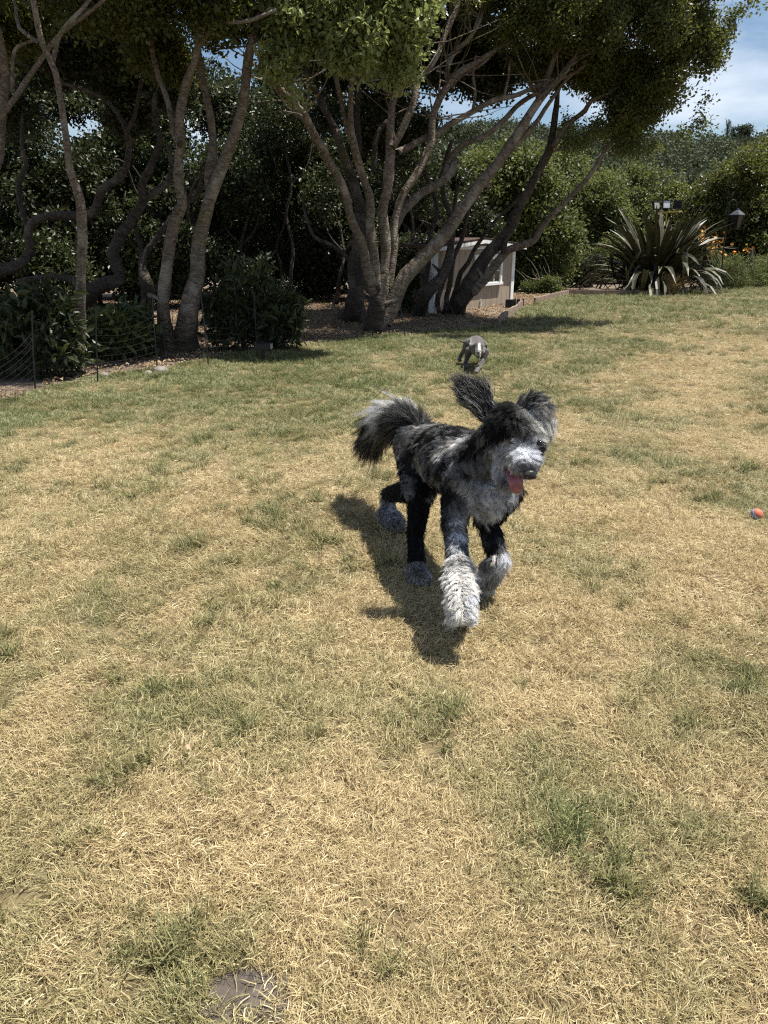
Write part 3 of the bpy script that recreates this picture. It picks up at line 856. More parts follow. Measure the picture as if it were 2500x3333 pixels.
# ------------------------------------------------------------------ gnarled trees in the shade behind them
T = tree('oak_tree', 'stout rough barked oak close behind the great spreading oak, ivy dark above', G(1150, 1045), group='gnarled oaks in the shade')
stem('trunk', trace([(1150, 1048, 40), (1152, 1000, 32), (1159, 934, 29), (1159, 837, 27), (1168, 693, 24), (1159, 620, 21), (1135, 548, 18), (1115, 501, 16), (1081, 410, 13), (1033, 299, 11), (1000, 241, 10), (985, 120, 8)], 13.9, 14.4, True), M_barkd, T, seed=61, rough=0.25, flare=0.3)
stem('limb', trace(RR([(1172, 560), (1168, 470), (1163, 400), (1165, 300), (1172, 230)], 12, 9), 14.4, 14.8), M_barkd, T, seed=62)
stem('limb', trace(RR([(1150, 850), (1130, 838), (1081, 799), (1024, 770), (995, 700), (985, 640)], 10, 5), 14.5, 15.5), M_barkd, T, seed=63)
crown(T, G_dark, [(at(1050, 250, 16.5), (1.3, 1, 1)), (at(1150, 100, 16.5), (1.3, 1, 1))], 1200, 1.4, 20, lump=10)

T = tree('oak_tree', 'twisted old oak with a low bough sweeping sideways across the shade at left', G(-120, 1120), group='gnarled oaks in the shade')
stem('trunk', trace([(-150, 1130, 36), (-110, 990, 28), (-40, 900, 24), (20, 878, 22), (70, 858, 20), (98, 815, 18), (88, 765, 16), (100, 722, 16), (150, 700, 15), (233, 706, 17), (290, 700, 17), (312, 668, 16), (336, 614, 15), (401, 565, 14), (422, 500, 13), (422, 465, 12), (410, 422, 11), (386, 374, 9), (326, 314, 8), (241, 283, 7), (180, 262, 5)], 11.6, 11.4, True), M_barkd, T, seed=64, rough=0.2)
stem('limb', trace(RR([(412, 430), (440, 380), (455, 300), (475, 200)], 9, 6), 11.4, 11.6), M_barkd, T, seed=65)
stem('limb', trace(RR([(90, 740), (70, 680), (60, 600), (85, 540), (70, 480), (75, 370)], 12, 7), 12.0, 12.4), M_barkd, T, seed=66)
crown(T, G_dark, [(at(200, 180, 12.5), (1.1, .9, .5)), (at(420, 150, 12.5), (.7, .7, .5)), (at(0, 380, 13), (.8, .7, .5))], 1100, 1.2, 21, lump=10, gap=0.45)

T = tree('oak_tree', 'crooked oak with a dappled forked trunk between the slender and the two stemmed oaks', G(395, 1100), group='gnarled oaks in the shade')
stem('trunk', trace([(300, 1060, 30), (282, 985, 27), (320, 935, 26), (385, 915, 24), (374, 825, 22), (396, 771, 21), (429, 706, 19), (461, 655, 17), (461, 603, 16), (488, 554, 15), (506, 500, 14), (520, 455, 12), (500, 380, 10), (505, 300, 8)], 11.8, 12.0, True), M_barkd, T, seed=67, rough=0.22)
stem('limb', trace(RR([(465, 650), (500, 625), (545, 595), (560, 540), (550, 470)], 13, 8), 12.0, 12.2), M_barkd, T, seed=68)
stem('limb', trace(RR([(290, 940), (233, 912), (180, 905), (108, 910), (60, 915)], 16, 9), 12.0, 12.4), M_barkd, T, seed=69)
stem('trunk', trace([(474, 1090, 24), (477, 934, 22), (463, 880, 16), (470, 835, 13), (520, 766, 11), (560, 700, 8)], 11.6, 11.8, True), M_barkd, T, seed=70)
stem('limb', trace(RR([(461, 880), (455, 804), (440, 740), (450, 680)], 10, 6), 11.8, 12.2), M_barkd, T, seed=71)
crown(T, G_dark, [(at(500, 250, 13), (.8, .7, .5)), (at(420, 330, 13.5), (.6, .6, .4))], 700, 1.2, 22, lump=10, gap=0.45)

places = ['right of the tall leafy shrub', 'halfway between shrub and great oak', 'just behind the tall leafy shrub', 'leaning left behind the shrub', 'nearest the stout rough barked oak on its left', 'between the two stemmed oak and the shrub', 'left of the two stemmed oak', 'right of the slender pale trunk', 'beside the left wall of the shed', 'hard against the stout rough barked oak']
thin = [(955, 1000, [(948, 900), (955, 800), (930, 700), (950, 600), (925, 480)], 8), (1020, 950, [(1016, 860), (1014, 789), (1000, 700), (1010, 600)], 7), (860, 960, [(862, 860), (845, 760), (870, 640), (850, 520)], 7), (905, 990, [(915, 880), (900, 800), (925, 720), (915, 590)], 6),
        (1075, 975, [(1060, 880), (1040, 820), (1065, 740), (1045, 640)], 6), (790, 1000, [(800, 900), (785, 800), (810, 700)], 7), (330, 1010, [(318, 900), (340, 800), (330, 650)], 8), (180, 1020, [(170, 900), (195, 780), (180, 640)], 8), (1330, 1010, [(1340, 930), (1320, 850), (1345, 760), (1330, 640)], 8), (1095, 1000, [(1105, 900), (1120, 820), (1100, 720)], 7)]
for i, (bx, by, ps, r_) in enumerate(thin):
    g0 = G(bx, by)
    T = tree('thin_tree', 'thin dark tree in the shaded wood, ' + places[i], g0, group='thin trunks deep in the wood')
    Y = g0.y
    st = trace([(bx, by, r_ + 2)] + [(x, y, r_ * (1 - .1 * k)) for k, (x, y) in enumerate(ps)], Y, Y + .4, True)
    stem('trunk', st, M_barkd, T, seed=80 + i, n=7)
    e = st[-1]; m_ = st[-2]
    for k in (-1, 1):
        stem('limb', [m_[:3] + (m_[3] * .7,), (m_[0] + k * .35, m_[1] + .1, m_[2] + .4, m_[3] * .5), (m_[0] + k * .5, m_[1] + .3, m_[2] + 1.1, m_[3] * .3)], M_barkd, T, seed=90 + i, n=6)
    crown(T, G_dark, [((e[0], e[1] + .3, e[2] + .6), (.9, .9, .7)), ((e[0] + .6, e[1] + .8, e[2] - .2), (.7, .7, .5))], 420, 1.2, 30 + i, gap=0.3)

for bl_, sd_ in (([((-4.6, 11.8, 5.6), (1.5, 1.0, .7)), ((-2.9, 12.1, 5.9), (1.2, .8, .6))], 911),):  # unseen dark canopy added overhead to shade the twisted limbs
    crown(T_two, G_dark, bl_, 1300, 1.4, sd_, shell=.1, gap=.1, lump=8)

# the dark mass of trees that closes the wood
wood = [(-420, 14.5, 2.0, 2.6, 'left of the photo edge, by the thick pale trunk'), (-200, 17, 2.2, 3.0, 'far left behind the low sweeping bough'), (20, 15.5, 2.0, 2.3, 'behind the sweeping bough at the left edge'), (150, 19, 2.3, 3.2, 'behind the slender pale trunk'),
        (330, 17, 2.1, 2.1, 'behind the crooked forked trunk'), (480, 20, 2.3, 2.3, 'in the gap left of the two stemmed oak'), (640, 17.5, 2.0, 2.6, 'straight behind the two stemmed oak'), (760, 21, 2.4, 3.2, 'just right of the two stemmed oak'),
        (900, 19.5, 2.2, 2.6, 'behind the tall leafy shrub'), (1060, 22, 2.4, 3.4, 'behind the stout rough barked oak'), (1180, 19.5, 2.0, 2.4, 'behind the fanning stems of the great oak'), (1300, 23, 2.3, 1.3, 'left of the shed roof'),
        (1420, 21.5, 1.9, 1.2, 'just behind the shed roof, left part'), (-650, 17, 2.4, 3.0, 'outermost at the left, out beyond the fence'), (1540, 25, 2.0, 1.2, 'behind the shed, above the right part of its roof')]
for i, (px, Y, R_, top, where) in enumerate(wood):
    x = (px - CAM_CX) / CAM_F * Y
    T = tree('evergreen_oak', 'dense dark oak ' + where, (x, Y, 0), group='dark oaks at the back of the wood')
    r = random.Random(i)
    stem('trunk', [(x, Y, -.05, .17), (x + r.uniform(-.2, .2), Y - .1, .9, .13), (x + r.uniform(-.4, .4), Y - .2, 1.8, .10), (x + r.uniform(-.6, .6), Y, 3.0, .06)], M_barkd, T, seed=120 + i, n=7)
    bl = [((x, Y, 1.5), (R_, 1.1, 1.3)), ((x + r.uniform(-.5, .5), Y + .3, 1.5 + top * .6), (R_ * 1.05, 1.2, 1.2)), ((x + r.uniform(-.8, .8), Y + .4, 1.4 + top * 1.15), (R_ * .8, 1.2, 1.0)), ((x - R_ * .6, Y + .2, .8), (.9, .7, .9)), ((x + R_ * .6, Y + .3, .9), (.9, .7, .9))]
    bl = sum([lumps(c, rad, 7, r) for c, rad in bl[:3]], []) + bl[3:]
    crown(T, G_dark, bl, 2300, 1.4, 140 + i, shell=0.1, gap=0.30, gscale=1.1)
    for k in range(4):
        a = r.uniform(-1, 1); z0 = r.uniform(.6, 1.9); s_ = r.choice((-1, 1))
        P_ = [(x + a * .2, Y - .2, z0, .06)]
        for j in range(5):
            l_ = P_[-1]
            P_.append((l_[0] + s_ * r.uniform(.05, .4), l_[1] - r.uniform(0, .3), l_[2] + r.uniform(.0, .5), max(.012, l_[3] - .011)))
        stem('limb', P_, M_barkd, T, seed=400 + i * 5 + k, n=7)

# ------------------------------------------------------------------ lit scrub and trees to the right
right = [('bushy_oak', 'bushy sunlit oak rising behind the shed roof', 1690, 23.5, [(1640, 640, 1.5, 1.5), (1560, 640, 1.3, 1.3), (1700, 600, 1.2, 1.0), (1740, 700, 1.1, 1.5), (1600, 740, .8, 1.2), (1760, 800, .9, 1.0), (1730, 900, .8, .7)], G_mid, 3000, 1.8),
         ('bushy_oak', 'rounded olive green tree between the shed and the spiky flax', 1860, 29, [(1860, 660, 1.6, 1.5), (1780, 630, 1.3, 1.1), (1930, 690, 1.1, 1.0), (1930, 760, 1.3, 1.2), (1800, 760, 1.1, 1.1), (1880, 860, 1.6, .9)], G_mid, 3000, 1.9),
         ('bushy_oak', 'dome shaped green tree below the distant hill, above the spiky flax', 2080, 36, [(2070, 650, 1.7, 1.35), (2180, 690, 1.3, 1.2), (1980, 700, 1.2, 1.2), (2100, 780, 2.3, 1.6)], G_mid, 3000, 2.1),
         ('bushy_oak', 'big broad green oak at the right edge behind the black lantern', 2440, 29, [(2450, 640, 1.9, 1.6), (2330, 690, 1.2, 1.4), (2290, 790, .9, 1.2), (2430, 800, 2.0, 1.5), (2600, 640, 1.8, 1.9), (2640, 800, 1.8, 1.5), (2290, 880, .8, .7)], G_oak, 5200, 1.9)]
for i, (nm, lb, px, Y, bl, grp, n_, sc_) in enumerate(right):
    x = (px - CAM_CX) / CAM_F * Y
    T = tree(nm, lb, (x, Y, 0))
    stem('trunk', [(x, Y, -.05, .2), (x + .1, Y, 1.2, .15), (x, Y, 2.4, .08)], M_barkd, T, seed=170 + i)
    r = random.Random(i)
    bl = sum([lumps(at(a, b_, Y), (rx * 1.2, rx * .95, rz * 1.1), 18, r, (.2, .6)) for a, b_, rx, rz in bl], [])
    crown(T, grp, bl, int(n_ * 1.15), sc_, 180 + i, shell=0.2, gap=0.16, gscale=1.4, svar=.4)

# ------------------------------------------------------------------ hill
M_hill = noisemat('hillside', (0.03, 0.036, 0.018), (0.07, 0.07, 0.036), scale=0.3, rough=0.95, detail=8)
nx_, ny_ = 60, 24
hv = []
hx = np.linspace(-60, 170, nx_); hy = np.linspace(52, 150, ny_)
for y in hy:
    for x in hx:
        t = min(1, max(0, (y - 52) / 58)); t = t * t * (3 - 2 * t)
        back = 1 - 0.3 * max(0, (y - 112) / 40)
        prof = 12.6 + 1.0 * math.sin(x * .05 + 1.0) + 0.7 * math.sin(x * .13) - 0.06 * max(0, 20 - x)
        hv.append((x, y, -0.6 + t * prof * back))
hf_ = [(j * nx_ + i, j * nx_ + i + 1, (j + 1) * nx_ + i + 1, (j + 1) * nx_ + i) for j in range(ny_ - 1) for i in range(nx_ - 1)]
hill = link('hill', mesh('hill', hv, hf_, M_hill, True))
tag(hill, kind='structure')
H = np.array(hv)
rh = np.random.default_rng(44)
cs = []
for k in range(900):
    x, y = rh.uniform(-20, 95), rh.uniform(56, 118)
    i = int(np.argmin((H[:, 0] - x) ** 2 + (H[:, 1] - y) ** 2))
    cs.append((x, y, H[i, 2], rh.uniform(0.8, 2.9)))
pts = []
for x, y, z, r_ in cs:
    d = rh.normal(size=(46, 3)); d /= np.linalg.norm(d, axis=1)[:, None]; d[:, 2] = np.abs(d[:, 2]) * .9 - .12
    pts.append(np.array([x, y, z + r_ * .25]) + d * r_ * (0.75 + .35 * rh.random((46, 1))))
pts = np.concatenate(pts); m_ = len(pts)
hw = scatter('hill_woods', G_sage, pts, np.stack([rh.normal(0, .6, m_), rh.normal(0, .6, m_), rh.uniform(0, 6.28, m_)], 1), rh.uniform(2.2, 3.6, m_), rh.integers(0, 3, m_), np.clip(np.repeat(rh.random(len(cs)), 46) * 1.0 + rh.normal(0, .15, m_), 0, 1))
tag(hw, 'grey green woods and scrub covering the distant hill', 'hill woods', kind='stuff')

# trees on the ridge
Mn = leafmat('needle', (0.03, 0.04, 0.025), (0.07, 0.085, 0.05), trans=0.05, rough=0.7, spec=0.2)
G_need = scatter_group('needle spray', [sprig('needle_spray', Mn, n=14, size=0.5, L=0.16, W=0.04, r=random.Random(8))], True)


def conifer(px, ytop, ybase, Y, label):
    p0, p1 = at(px, ybase, Y), at(px, ytop, Y)
    T = tree('conifer_tree', label, (p0.x, Y, p0.z - 1.5), 'conifer', 'trees on the distant ridge')
    h = p1.z - p0.z
    stem('trunk', [(p0.x, Y, p0.z - 1.5, .16), (p0.x, Y, p0.z + h * .5, .1), (p1.x, Y, p1.z, .02)], M_barkd, T, n=6, step=1.0)
    r = np.random.default_rng(px); P = []
    for k in range(26):
        t = k / 26; z = p0.z - .3 + h * (t * 1.02); L = (1 - t) ** .8 * h * .26 * r.uniform(.5, 1.2) + .1
        a = k * 2.4
        for s in np.linspace(.15, 1, 6):
            P.append((p0.x + math.cos(a) * L * s, Y + math.sin(a) * L * s, z + L * s * .25))
    P = np.array(P); n = len(P)
    scatter('crown', G_need, P, np.stack([r.normal(0, .4, n), r.normal(0, .4, n), r.uniform(0, 6.28, n)], 1), r.uniform(.7, 1.2, n), np.zeros(n), r.random(n), T)


conifer(2362, 385, 480, 108, 'tall bare looking conifer standing up against the sky on the ridge')
conifer(2378, 410, 480, 109, 'shorter dark conifer leaning on the tall one on the ridge')
p0 = at(2418, 470, 107)
T = tree('eucalyptus_tree', 'rounded eucalyptus beside the two conifers on the ridge', (p0.x, 107, p0.z - 1.5), 'tree', 'trees on the distant ridge')
stem('trunk', [(p0.x, 107, p0.z - 1.5, .2), (p0.x, 107, p0.z + .6, .14), (p0.x + .2, 107, p0.z + 1.6, .08)], M_barkd, T, n=6, step=.8)
crown(T, G_sage, [(at(2412, 440, 107), (1.0, 1, 1.0)), (at(2425, 425, 107), (.8, .8, .6)), (at(2400, 430, 107), (.7, .7, .7)), (at(2428, 458, 107), (.7, .7, .6))], 300, 2.0, 201)

# ------------------------------------------------------------------ shrubs
shr = [('leafy_shrub', 'dark leafy shrub at the left edge with upright shoots, tangled in the wire fence', 100, 1225, [(90, 1060, .38, .38), (40, 1130, .42, .3), (180, 1120, .3, .34), (160, 970, .12, .14), (200, 1040, .2, .25), (-60, 1080, .4, .4), (90, 1190, .3, .15)], G_shrub, 330),
       ('leafy_shrub', 'shrub with broader paler leaves just right of the slender trunk', 350, 1170, [(350, 1060, .26, .22), (310, 1100, .24, .25), (410, 1080, .25, .22), (330, 1140, .25, .2)], G_shrubl, 180),
       ('leafy_shrub', 'tall leafy shrub standing right of the two stemmed oak', 830, 1140, [(820, 1030, .42, .36), (760, 960, .3, .3), (880, 1000, .38, .34), (840, 920, .3, .25), (900, 1070, .3, .25), (740, 1050, .28, .3), (860, 880, .15, .14), (930, 930, .12, .2), (780, 890, .12, .18), (700, 990, .15, .15), (950, 1010, .16, .2)], G_shrub, 360),
       ('leafy_shrub', 'low dark bush between the left shrub and the two stemmed oak', 440, 1160, [(440, 1060, .28, .25), (470, 1110, .25, .2), (420, 1120, .25, .2)], G_shrub, 140)]
for i, (nm, lb, px, py, bl, grp, n_) in enumerate(shr):
    g0 = G(px, py)
    T = tree(nm, lb, g0, 'shrub', 'shrubs behind the wire fence')
    r = random.Random(i); bb = MB()
    for k in range(9):
        c = bl[k % len(bl)]; e = at(c[0], c[1], g0.y)
        bb.tube([g0 + Vector((r.uniform(-.05, .05), r.uniform(-.05, .05), -.02)), g0.lerp(e, .5) + Vector((r.uniform(-.08, .08), r.uniform(-.1, .1), 0)), e + Vector((0, 0, .1))], [.012, .009, .004], 5)
    bb.build('stems', M_twig, T)
    crown(T, grp, [(at(a, b_, g0.y), (rx, rx * .8, rz)) for a, b_, rx, rz in bl], n_, 1.05, 210 + i, shell=0.0, gap=0.25, gscale=3.0, name='foliage', svar=.4)

# ------------------------------------------------------------------ scrub along the far side of the lawn
scrub = [('scraggly_bush', 'grey twiggy half bare bush left of the spiky flax', 1880, 965, 25.0, [(1880, 870, .65, .6), (1830, 900, .5, .5), (1930, 890, .5, .55)], G_sage, 420, .8, 60),
         ('low_bush', 'low feathery yellow green bush beside the right corner of the shed', 1745, 972, 22.0, [(1750, 935, .35, .22), (1790, 930, .35, .25), (1720, 945, .22, .18)], G_mid, 420, .9, 12),
         ('low_bush', 'dark bush at the left end of the shed between the leaning trunks', 1345, 1012, 16.3, [(1340, 900, .36, .45), (1310, 960, .35, .3), (1365, 850, .24, .35), (1372, 790, .16, .18)], G_dark, 420, 1.0, 8),
         ('low_bush', 'dark low bush filling the gap between shed and twiggy bush', 1770, 960, 26.0, [(1760, 880, .7, .7), (1720, 860, .5, .8), (1800, 840, .6, .7)], G_dark, 900, 1.2, 10),
         ('low_bush', 'dense dark bush behind the spiky flax on its left', 2000, 955, 27.0, [(1990, 870, .9, .8), (2050, 830, .9, .9)], G_mid, 1200, 1.2, 8),
         ('low_bush', 'dense bush behind the spiky flax on its right', 2240, 945, 28.0, [(2230, 840, 1.0, .9), (2160, 830, 1.0, .9)], G_mid, 1200, 1.2, 8),
         ('low_bush', 'pale green low bush at the right edge behind the wooden post', 2480, 925, 27.0, [(2480, 890, .5, .35), (2530, 890, .6, .4)], G_mid, 600, .9, 8),
         ('low_bush', 'shaded dark bush under the big broad oak', 2380, 930, 28.5, [(2400, 850, 1.1, .9), (2470, 820, 1.1, 1.0), (2330, 860, .8, .8)], G_dark, 1500, 1.3, 8)]
for i, (nm, lb, px, py, Y, bl, grp, n_, sc_, tw) in enumerate(scrub):
    x = (px - CAM_CX) / CAM_F * Y * 1.02
    g0 = Vector((x, Y, 0))
    T = tree(nm, lb, g0, 'bush', 'scrub along the far side of the lawn')
    r = random.Random(50 + i); bb = MB(); pts = []
    for k in range(8):
        c = bl[k % len(bl)]; e = at(c[0], c[1], Y) + Vector((r.uniform(-.3, .3), r.uniform(-.3, .3), r.uniform(0, .3)))
        bb.tube([g0 + Vector((r.uniform(-.1, .1), r.uniform(-.1, .1), -.02)), g0.lerp(e, .5) + Vector((r.uniform(-.15, .15), r.uniform(-.15, .15), 0)), e], [.03, .02, .006], 5)
        pts += [tuple(g0.lerp(e, t)) for t in (.4, .6, .8, 1)]
    bb.build('stems', M_twig, T)
    twigs(T, pts, tw, .7, M_twig, 300 + i, .012)
    bl2 = sum([lumps(at(a, b_, Y), (rx, rx * .8, rz), 8, r) for a, b_, rx, rz in bl], [])
    crown(T, grp, bl2, n_, sc_, 240 + i, shell=0.2, gap=0.2, name='foliage')

# ------------------------------------------------------------------ shed
pL, pR = G(1411, 1022), G(1664, 990)
pL.z = pR.z = 0
e1 = (pR - pL).normalized(); e2 = Vector((-e1.y, e1.x, 0)); Wd = (pR - pL).length; ez = Vector((0, 0, 1))
MS = Matrix(((e1.x, e2.x, 0, pL.x), (e1.y, e2.y, 0, pL.y), (0, 0, 1, 0), (0, 0, 0, 1)))
ZT, DP, RG = 1.33, 0.6, 0.13


def onwall(px, py):
    r = ray(px, py); o = Vector((0, 0, CAM_H)); n = e2
    p = o + r * ((pL - o).dot(n) / r.dot(n))
    return (p - pL).dot(e1), p.z


M_siding = noisemat('tan siding', (0.29, 0.23, 0.175), (0.35, 0.285, 0.22), scale=3, rough=0.75, bump=0.15, detail=8, stretch=(8, 8, 1))
M_white = noisemat('white trim paint', (0.66, 0.66, 0.64), (0.82, 0.82, 0.80), scale=6, rough=0.6)
M_shingle = noisemat('roof shingle', (0.07, 0.048, 0.04), (0.16, 0.11, 0.09), scale=25, rough=0.9, bump=0.4)
m, nt, bs, out = newmat('window glass'); M_glass = m
bs.inputs['Base Color'].default_value = (0.012, 0.014, 0.016, 1); bs.inputs['Roughness'].default_value = 0.06; bs.inputs['Specular IOR Level'].default_value = 0.7

shed = empty('garden_shed', pL, 'small tan garden shed with white trim and a white window, half hidden by leaning trunks', 'shed')


def sbox(name, s0, s1, d0, d1, z0, z1, mat, parent=shed, bev=0.0):
    b = MB().box(((s0 + s1) / 2, (d0 + d1) / 2, (z0 + z1) / 2), (abs(s1 - s0), abs(d1 - d0), abs(z1 - z0)))
    b.v = [tuple(MS @ Vector(v)) for v in b.v]
    return b.build(name, mat, parent)


sbox('wall', 0.02, Wd - 0.02, 0.03, DP, -0.05, ZT - .005, M_siding)
w0, wz0 = onwall(1538, 930); w1, wz1 = onwall(1633, 828)
wz0, wz1 = min(wz0, wz1), max(wz0, wz1)
nb = 14
for k in range(nb):
    a, c = k * Wd / nb, (k + 1) * Wd / nb - 0.009
    sbox('siding_board', a, c, 0.006, 0.028, -0.03, ZT - 0.07, M_siding)
for k in range(6):
    a, c = 0.03 + k * (DP - .03) / 6, 0.03 + (k + 1) * (DP - .03) / 6 - .009
    sbox('siding_board', 0.0, 0.018, a, c, -0.03, ZT - 0.02, M_siding)
# gable
gb = MB()
gv_ = [(0, .01, ZT + .003), (Wd, .01, ZT + .003), (Wd / 2, .01, ZT + RG), (0, .03, ZT + .003), (Wd, .03, ZT + .003), (Wd / 2, .03, ZT + RG)]
gb.add([MS @ Vector(v) for v in gv_], [(0, 1, 2), (3, 5, 4), (0, 3, 4, 1), (1, 4, 5, 2), (2, 5, 3, 0)])
gb.build('gable', M_siding, shed)
sbox('fascia', -0.05, Wd + 0.05, -0.045, 0.003, ZT - 0.065, ZT + 0.0, M_white)
sbox('corner_trim', -0.035, 0.09, -0.022, 0.004, -0.03, ZT - 0.068, M_white)
sbox('corner_trim', Wd - 0.09, Wd + 0.035, -0.022, 0.004, -0.03, ZT - 0.068, M_white)
sbox('corner_trim', -0.037, -0.002, 0.008, 0.10, -0.03, ZT - 0.068, M_white)
# roof: two slopes of overlapping shingle courses, white rake boards
for sgn in (-1, 1):
    top = Vector((Wd / 2, 0, ZT + RG + .03)); ev = Vector((Wd / 2 + sgn * (Wd / 2 + .22), 0, ZT + .03 - RG * .22 / (Wd / 2)))
    roof = None
    dirv = (ev - top); Lr = dirv.length; dn = dirv.normalized(); nn = Vector((-dn.z * sgn, 0, dn.x * sgn)); nn = nn if nn.z > 0 else -nn
    rb_ = MB()
    q = [top + nn * .0, ev + nn * .0, ev - nn * .03, top - nn * .03]
    rb_.add([MS @ Vector((v.x, y, v.z)) for y in (-.2, DP + .2) for v in q], [(0, 1, 2, 3), (4, 7, 6, 5), (0, 4, 5, 1), (1, 5, 6, 2), (2, 6, 7, 3), (3, 7, 4, 0)])
    roof = rb_.build('roof', M_shingle, shed)
    nrow = 9
    for j in range(nrow):
        t0, t1 = j / nrow, (j + 1) / nrow + .03
        kcol = 8
        for c in range(kcol):
            y0, y1 = -.21 + c * (DP + .42) / kcol + (.1 if j % 2 else 0) * 0, -.21 + (c + 1) * (DP + .42) / kcol - .006
            a_, b_ = top + dn * Lr * t0, top + dn * Lr * min(1.02, t1)
            vv = [Vector((a_.x, y0, a_.z)) + nn * .004, Vector((b_.x, y0, b_.z)) + nn * .012, Vector((b_.x, y1, b_.z)) + nn * .012, Vector((a_.x, y1, a_.z)) + nn * .004]
            vv += [v + nn * .008 for v in vv]
            sb_ = MB().add([MS @ v for v in vv], [(3, 2, 1, 0), (4, 5, 6, 7), (0, 1, 5, 4), (1, 2, 6, 5), (2, 3, 7, 6), (3, 0, 4, 7)])
            sb_.build('shingle', M_shingle, roof)
    rk = MB()
    q = [top - nn * .031, ev - nn * .031, ev - nn * .10, top - nn * .10]
    rk.add([MS @ Vector((v.x, y, v.z)) for y in (-.205, -.18) for v in q], [(0, 1, 2, 3), (4, 7, 6, 5), (0, 4, 5, 1), (1, 5, 6, 2), (2, 6, 7, 3), (3, 7, 4, 0)])
    rk.build('rake_board', M_white, shed)
# window
fr = sbox('window', w0, w1, -0.012, -0.004, wz0, wz1, M_white)
fr.name = 'window_trim'
wt = 0.075
sbox('window_sill', w0 - .02, w1 + .02, -.07, -.013, wz0 - .02, wz0 + .035, M_white)
for a, c, z0, z1 in ((w0, w1, wz1 - .085, wz1 + .01), (w0, w0 + wt, wz0 + .036, wz1 - .086), (w1 - wt, w1, wz0 + .036, wz1 - .086)):
    sbox('casing', a, c, -.05, -.013, z0, z1, M_white)
gx0, gx1, gz0, gz1 = w0 + wt + .01, w1 - wt - .01, wz0 + .05, wz1 - .095
xm = (gx0 + gx1) / 2
for a, c in ((gx0, xm - .015), (xm + .015, gx1)):
    for i in range(2):
        for j in range(2):
            x0_, x1_ = a + (c - a) * i / 2, a + (c - a) * (i + 1) / 2
            z0_, z1_ = gz0 + (gz1 - gz0) * j / 2, gz0 + (gz1 - gz0) * (j + 1) / 2
            sbox('pane', x0_ + .008, x1_ - .008, -.02, -.0135, z0_ + .008, z1_ - .008, M_glass)
    sbox('muntin', (a + c) / 2 - .008, (a + c) / 2 + .008, -.03, -.0202, gz0, gz1, M_white)
    sbox('muntin', a, c, -.0295, -.0204, (gz0 + gz1) / 2 - .008, (gz0 + gz1) / 2 + .008, M_white)
sbox('mullion', xm - .016, xm + .016, -.036, -.013, gz0, gz1, M_white)

M_pipe = plain('white plastic', (0.7, 0.68, 0.62), 0.5)
pp = G(1562, 1003)
b = MB().tube([pp + Vector((0, 0, -.05)), pp + Vector((0.01, 0, .16)), pp + Vector((.03, 0, .2))], [.028, .028, .022], 8)
tag(b.build('pipe_stub', M_pipe), 'short white plastic pipe sticking up at the foot of the shed wall', 'pipe')

# timber and plastic edging at the corner of the shed
M_wood = noisemat('grey timber', (0.16, 0.115, 0.085), (0.32, 0.25, 0.19), scale=6, rough=0.85, bump=0.3, detail=8, stretch=(1, 1, 6))
M_black = plain('black metal', (0.010, 0.010, 0.011), 0.5)
be = empty('bed_edging', G(1660, 1030), 'low edging of short upright boards running from the shed corner along the lawn', 'edging')
pts_ = [(1622, 1060), (1634, 1050), (1648, 1040), (1663, 1030), (1678, 1020), (1690, 1010), (1700, 1001)]
for k in range(len(pts_) - 1):
    a, c = G(*pts_[k]), G(*pts_[k + 1])
    d = (c - a).normalized(); M = Matrix(((d.x, -d.y, 0), (d.y, d.x, 0), (0, 0, 1)))
    L_ = (c - a).length
    for j in range(2):
        cc = a + d * (L_ * (j + .5) / 2)
        MB().box(cc + Vector((0, 0, .075)), (L_ / 2 - .015, .035, .17 + .03 * ((k + j) % 2)), M).build('board', M_wood, be)
sb = G(1668, 1003)
b = MB()
for k in range(4):
    b.box(sb + Vector((.12 * k - .1, .05 * k, .09)), (.13, .03, .2), Matrix.Rotation(.5 * k, 3, 'Z'))
b.build('plastic_strip', M_black, be)

# ------------------------------------------------------------------ wire fence along the lawn
M_wire = plain('fence wire', (0.014, 0.014, 0.014), 0.7, .2)
posts = [((-60, 1395), (-65, 1120)), ((112, 1272), (104, 1010)), ((316, 1252), (312, 1000)), ((512, 1215), (495, 960)), ((680, 1197), (653, 950)), ((838, 1168), (826, 950)), ((968, 1140), (957, 982)), ((1103, 1118), (1086, 972)), ((1216, 1104), (1202, 982)), ((1322, 1098), (1298, 972)), ((1503, 1083), (1466, 995))]
fence = empty('wire_fence', G(680, 1197), 'low black wire mesh fence on thin leaning stakes along the edge of the lawn', 'fence')
tops = []
for (bx, by), (tx, ty) in posts:
    a = G(bx, by); t = at(tx, ty, a.y + .05)
    tops.append((a, t))
    MB().tube([a + Vector((0, 0, -.1)), a.lerp(t, .5), t], [.008, .008, .007], 6).build('post', M_black, fence)
b = MB()
for (a, t), (a2_, t2) in zip(tops, tops[1:]):
    n_ = max(3, int((a2_ - a).length / .055)); fh = .72
    for k in range(n_):
        s = k / n_; p0 = a.lerp(a2_, s) + Vector((0, 0, .01)); p1 = (a.lerp(t, fh)).lerp(a2_.lerp(t2, fh), s) + Vector((0, 0, -.06 * math.sin(math.pi * s)))
        b.tube([p0, p0.lerp(p1, .5), p1], [.0012] * 3, 3, False)
    for j in range(9):
        f_ = j / 8 * fh
        P_ = []
        for k in range(7):
            s = k / 6
            P_.append((a.lerp(t, f_)).lerp(a2_.lerp(t2, f_), s) + Vector((0, 0, .01 - .06 * math.sin(math.pi * s) * j / 8)))
        b.tube(P_, [.0013] * 7, 3, False)
wm = b.build('wire_mesh', M_wire, fence); wm['kind'] = 'stuff'

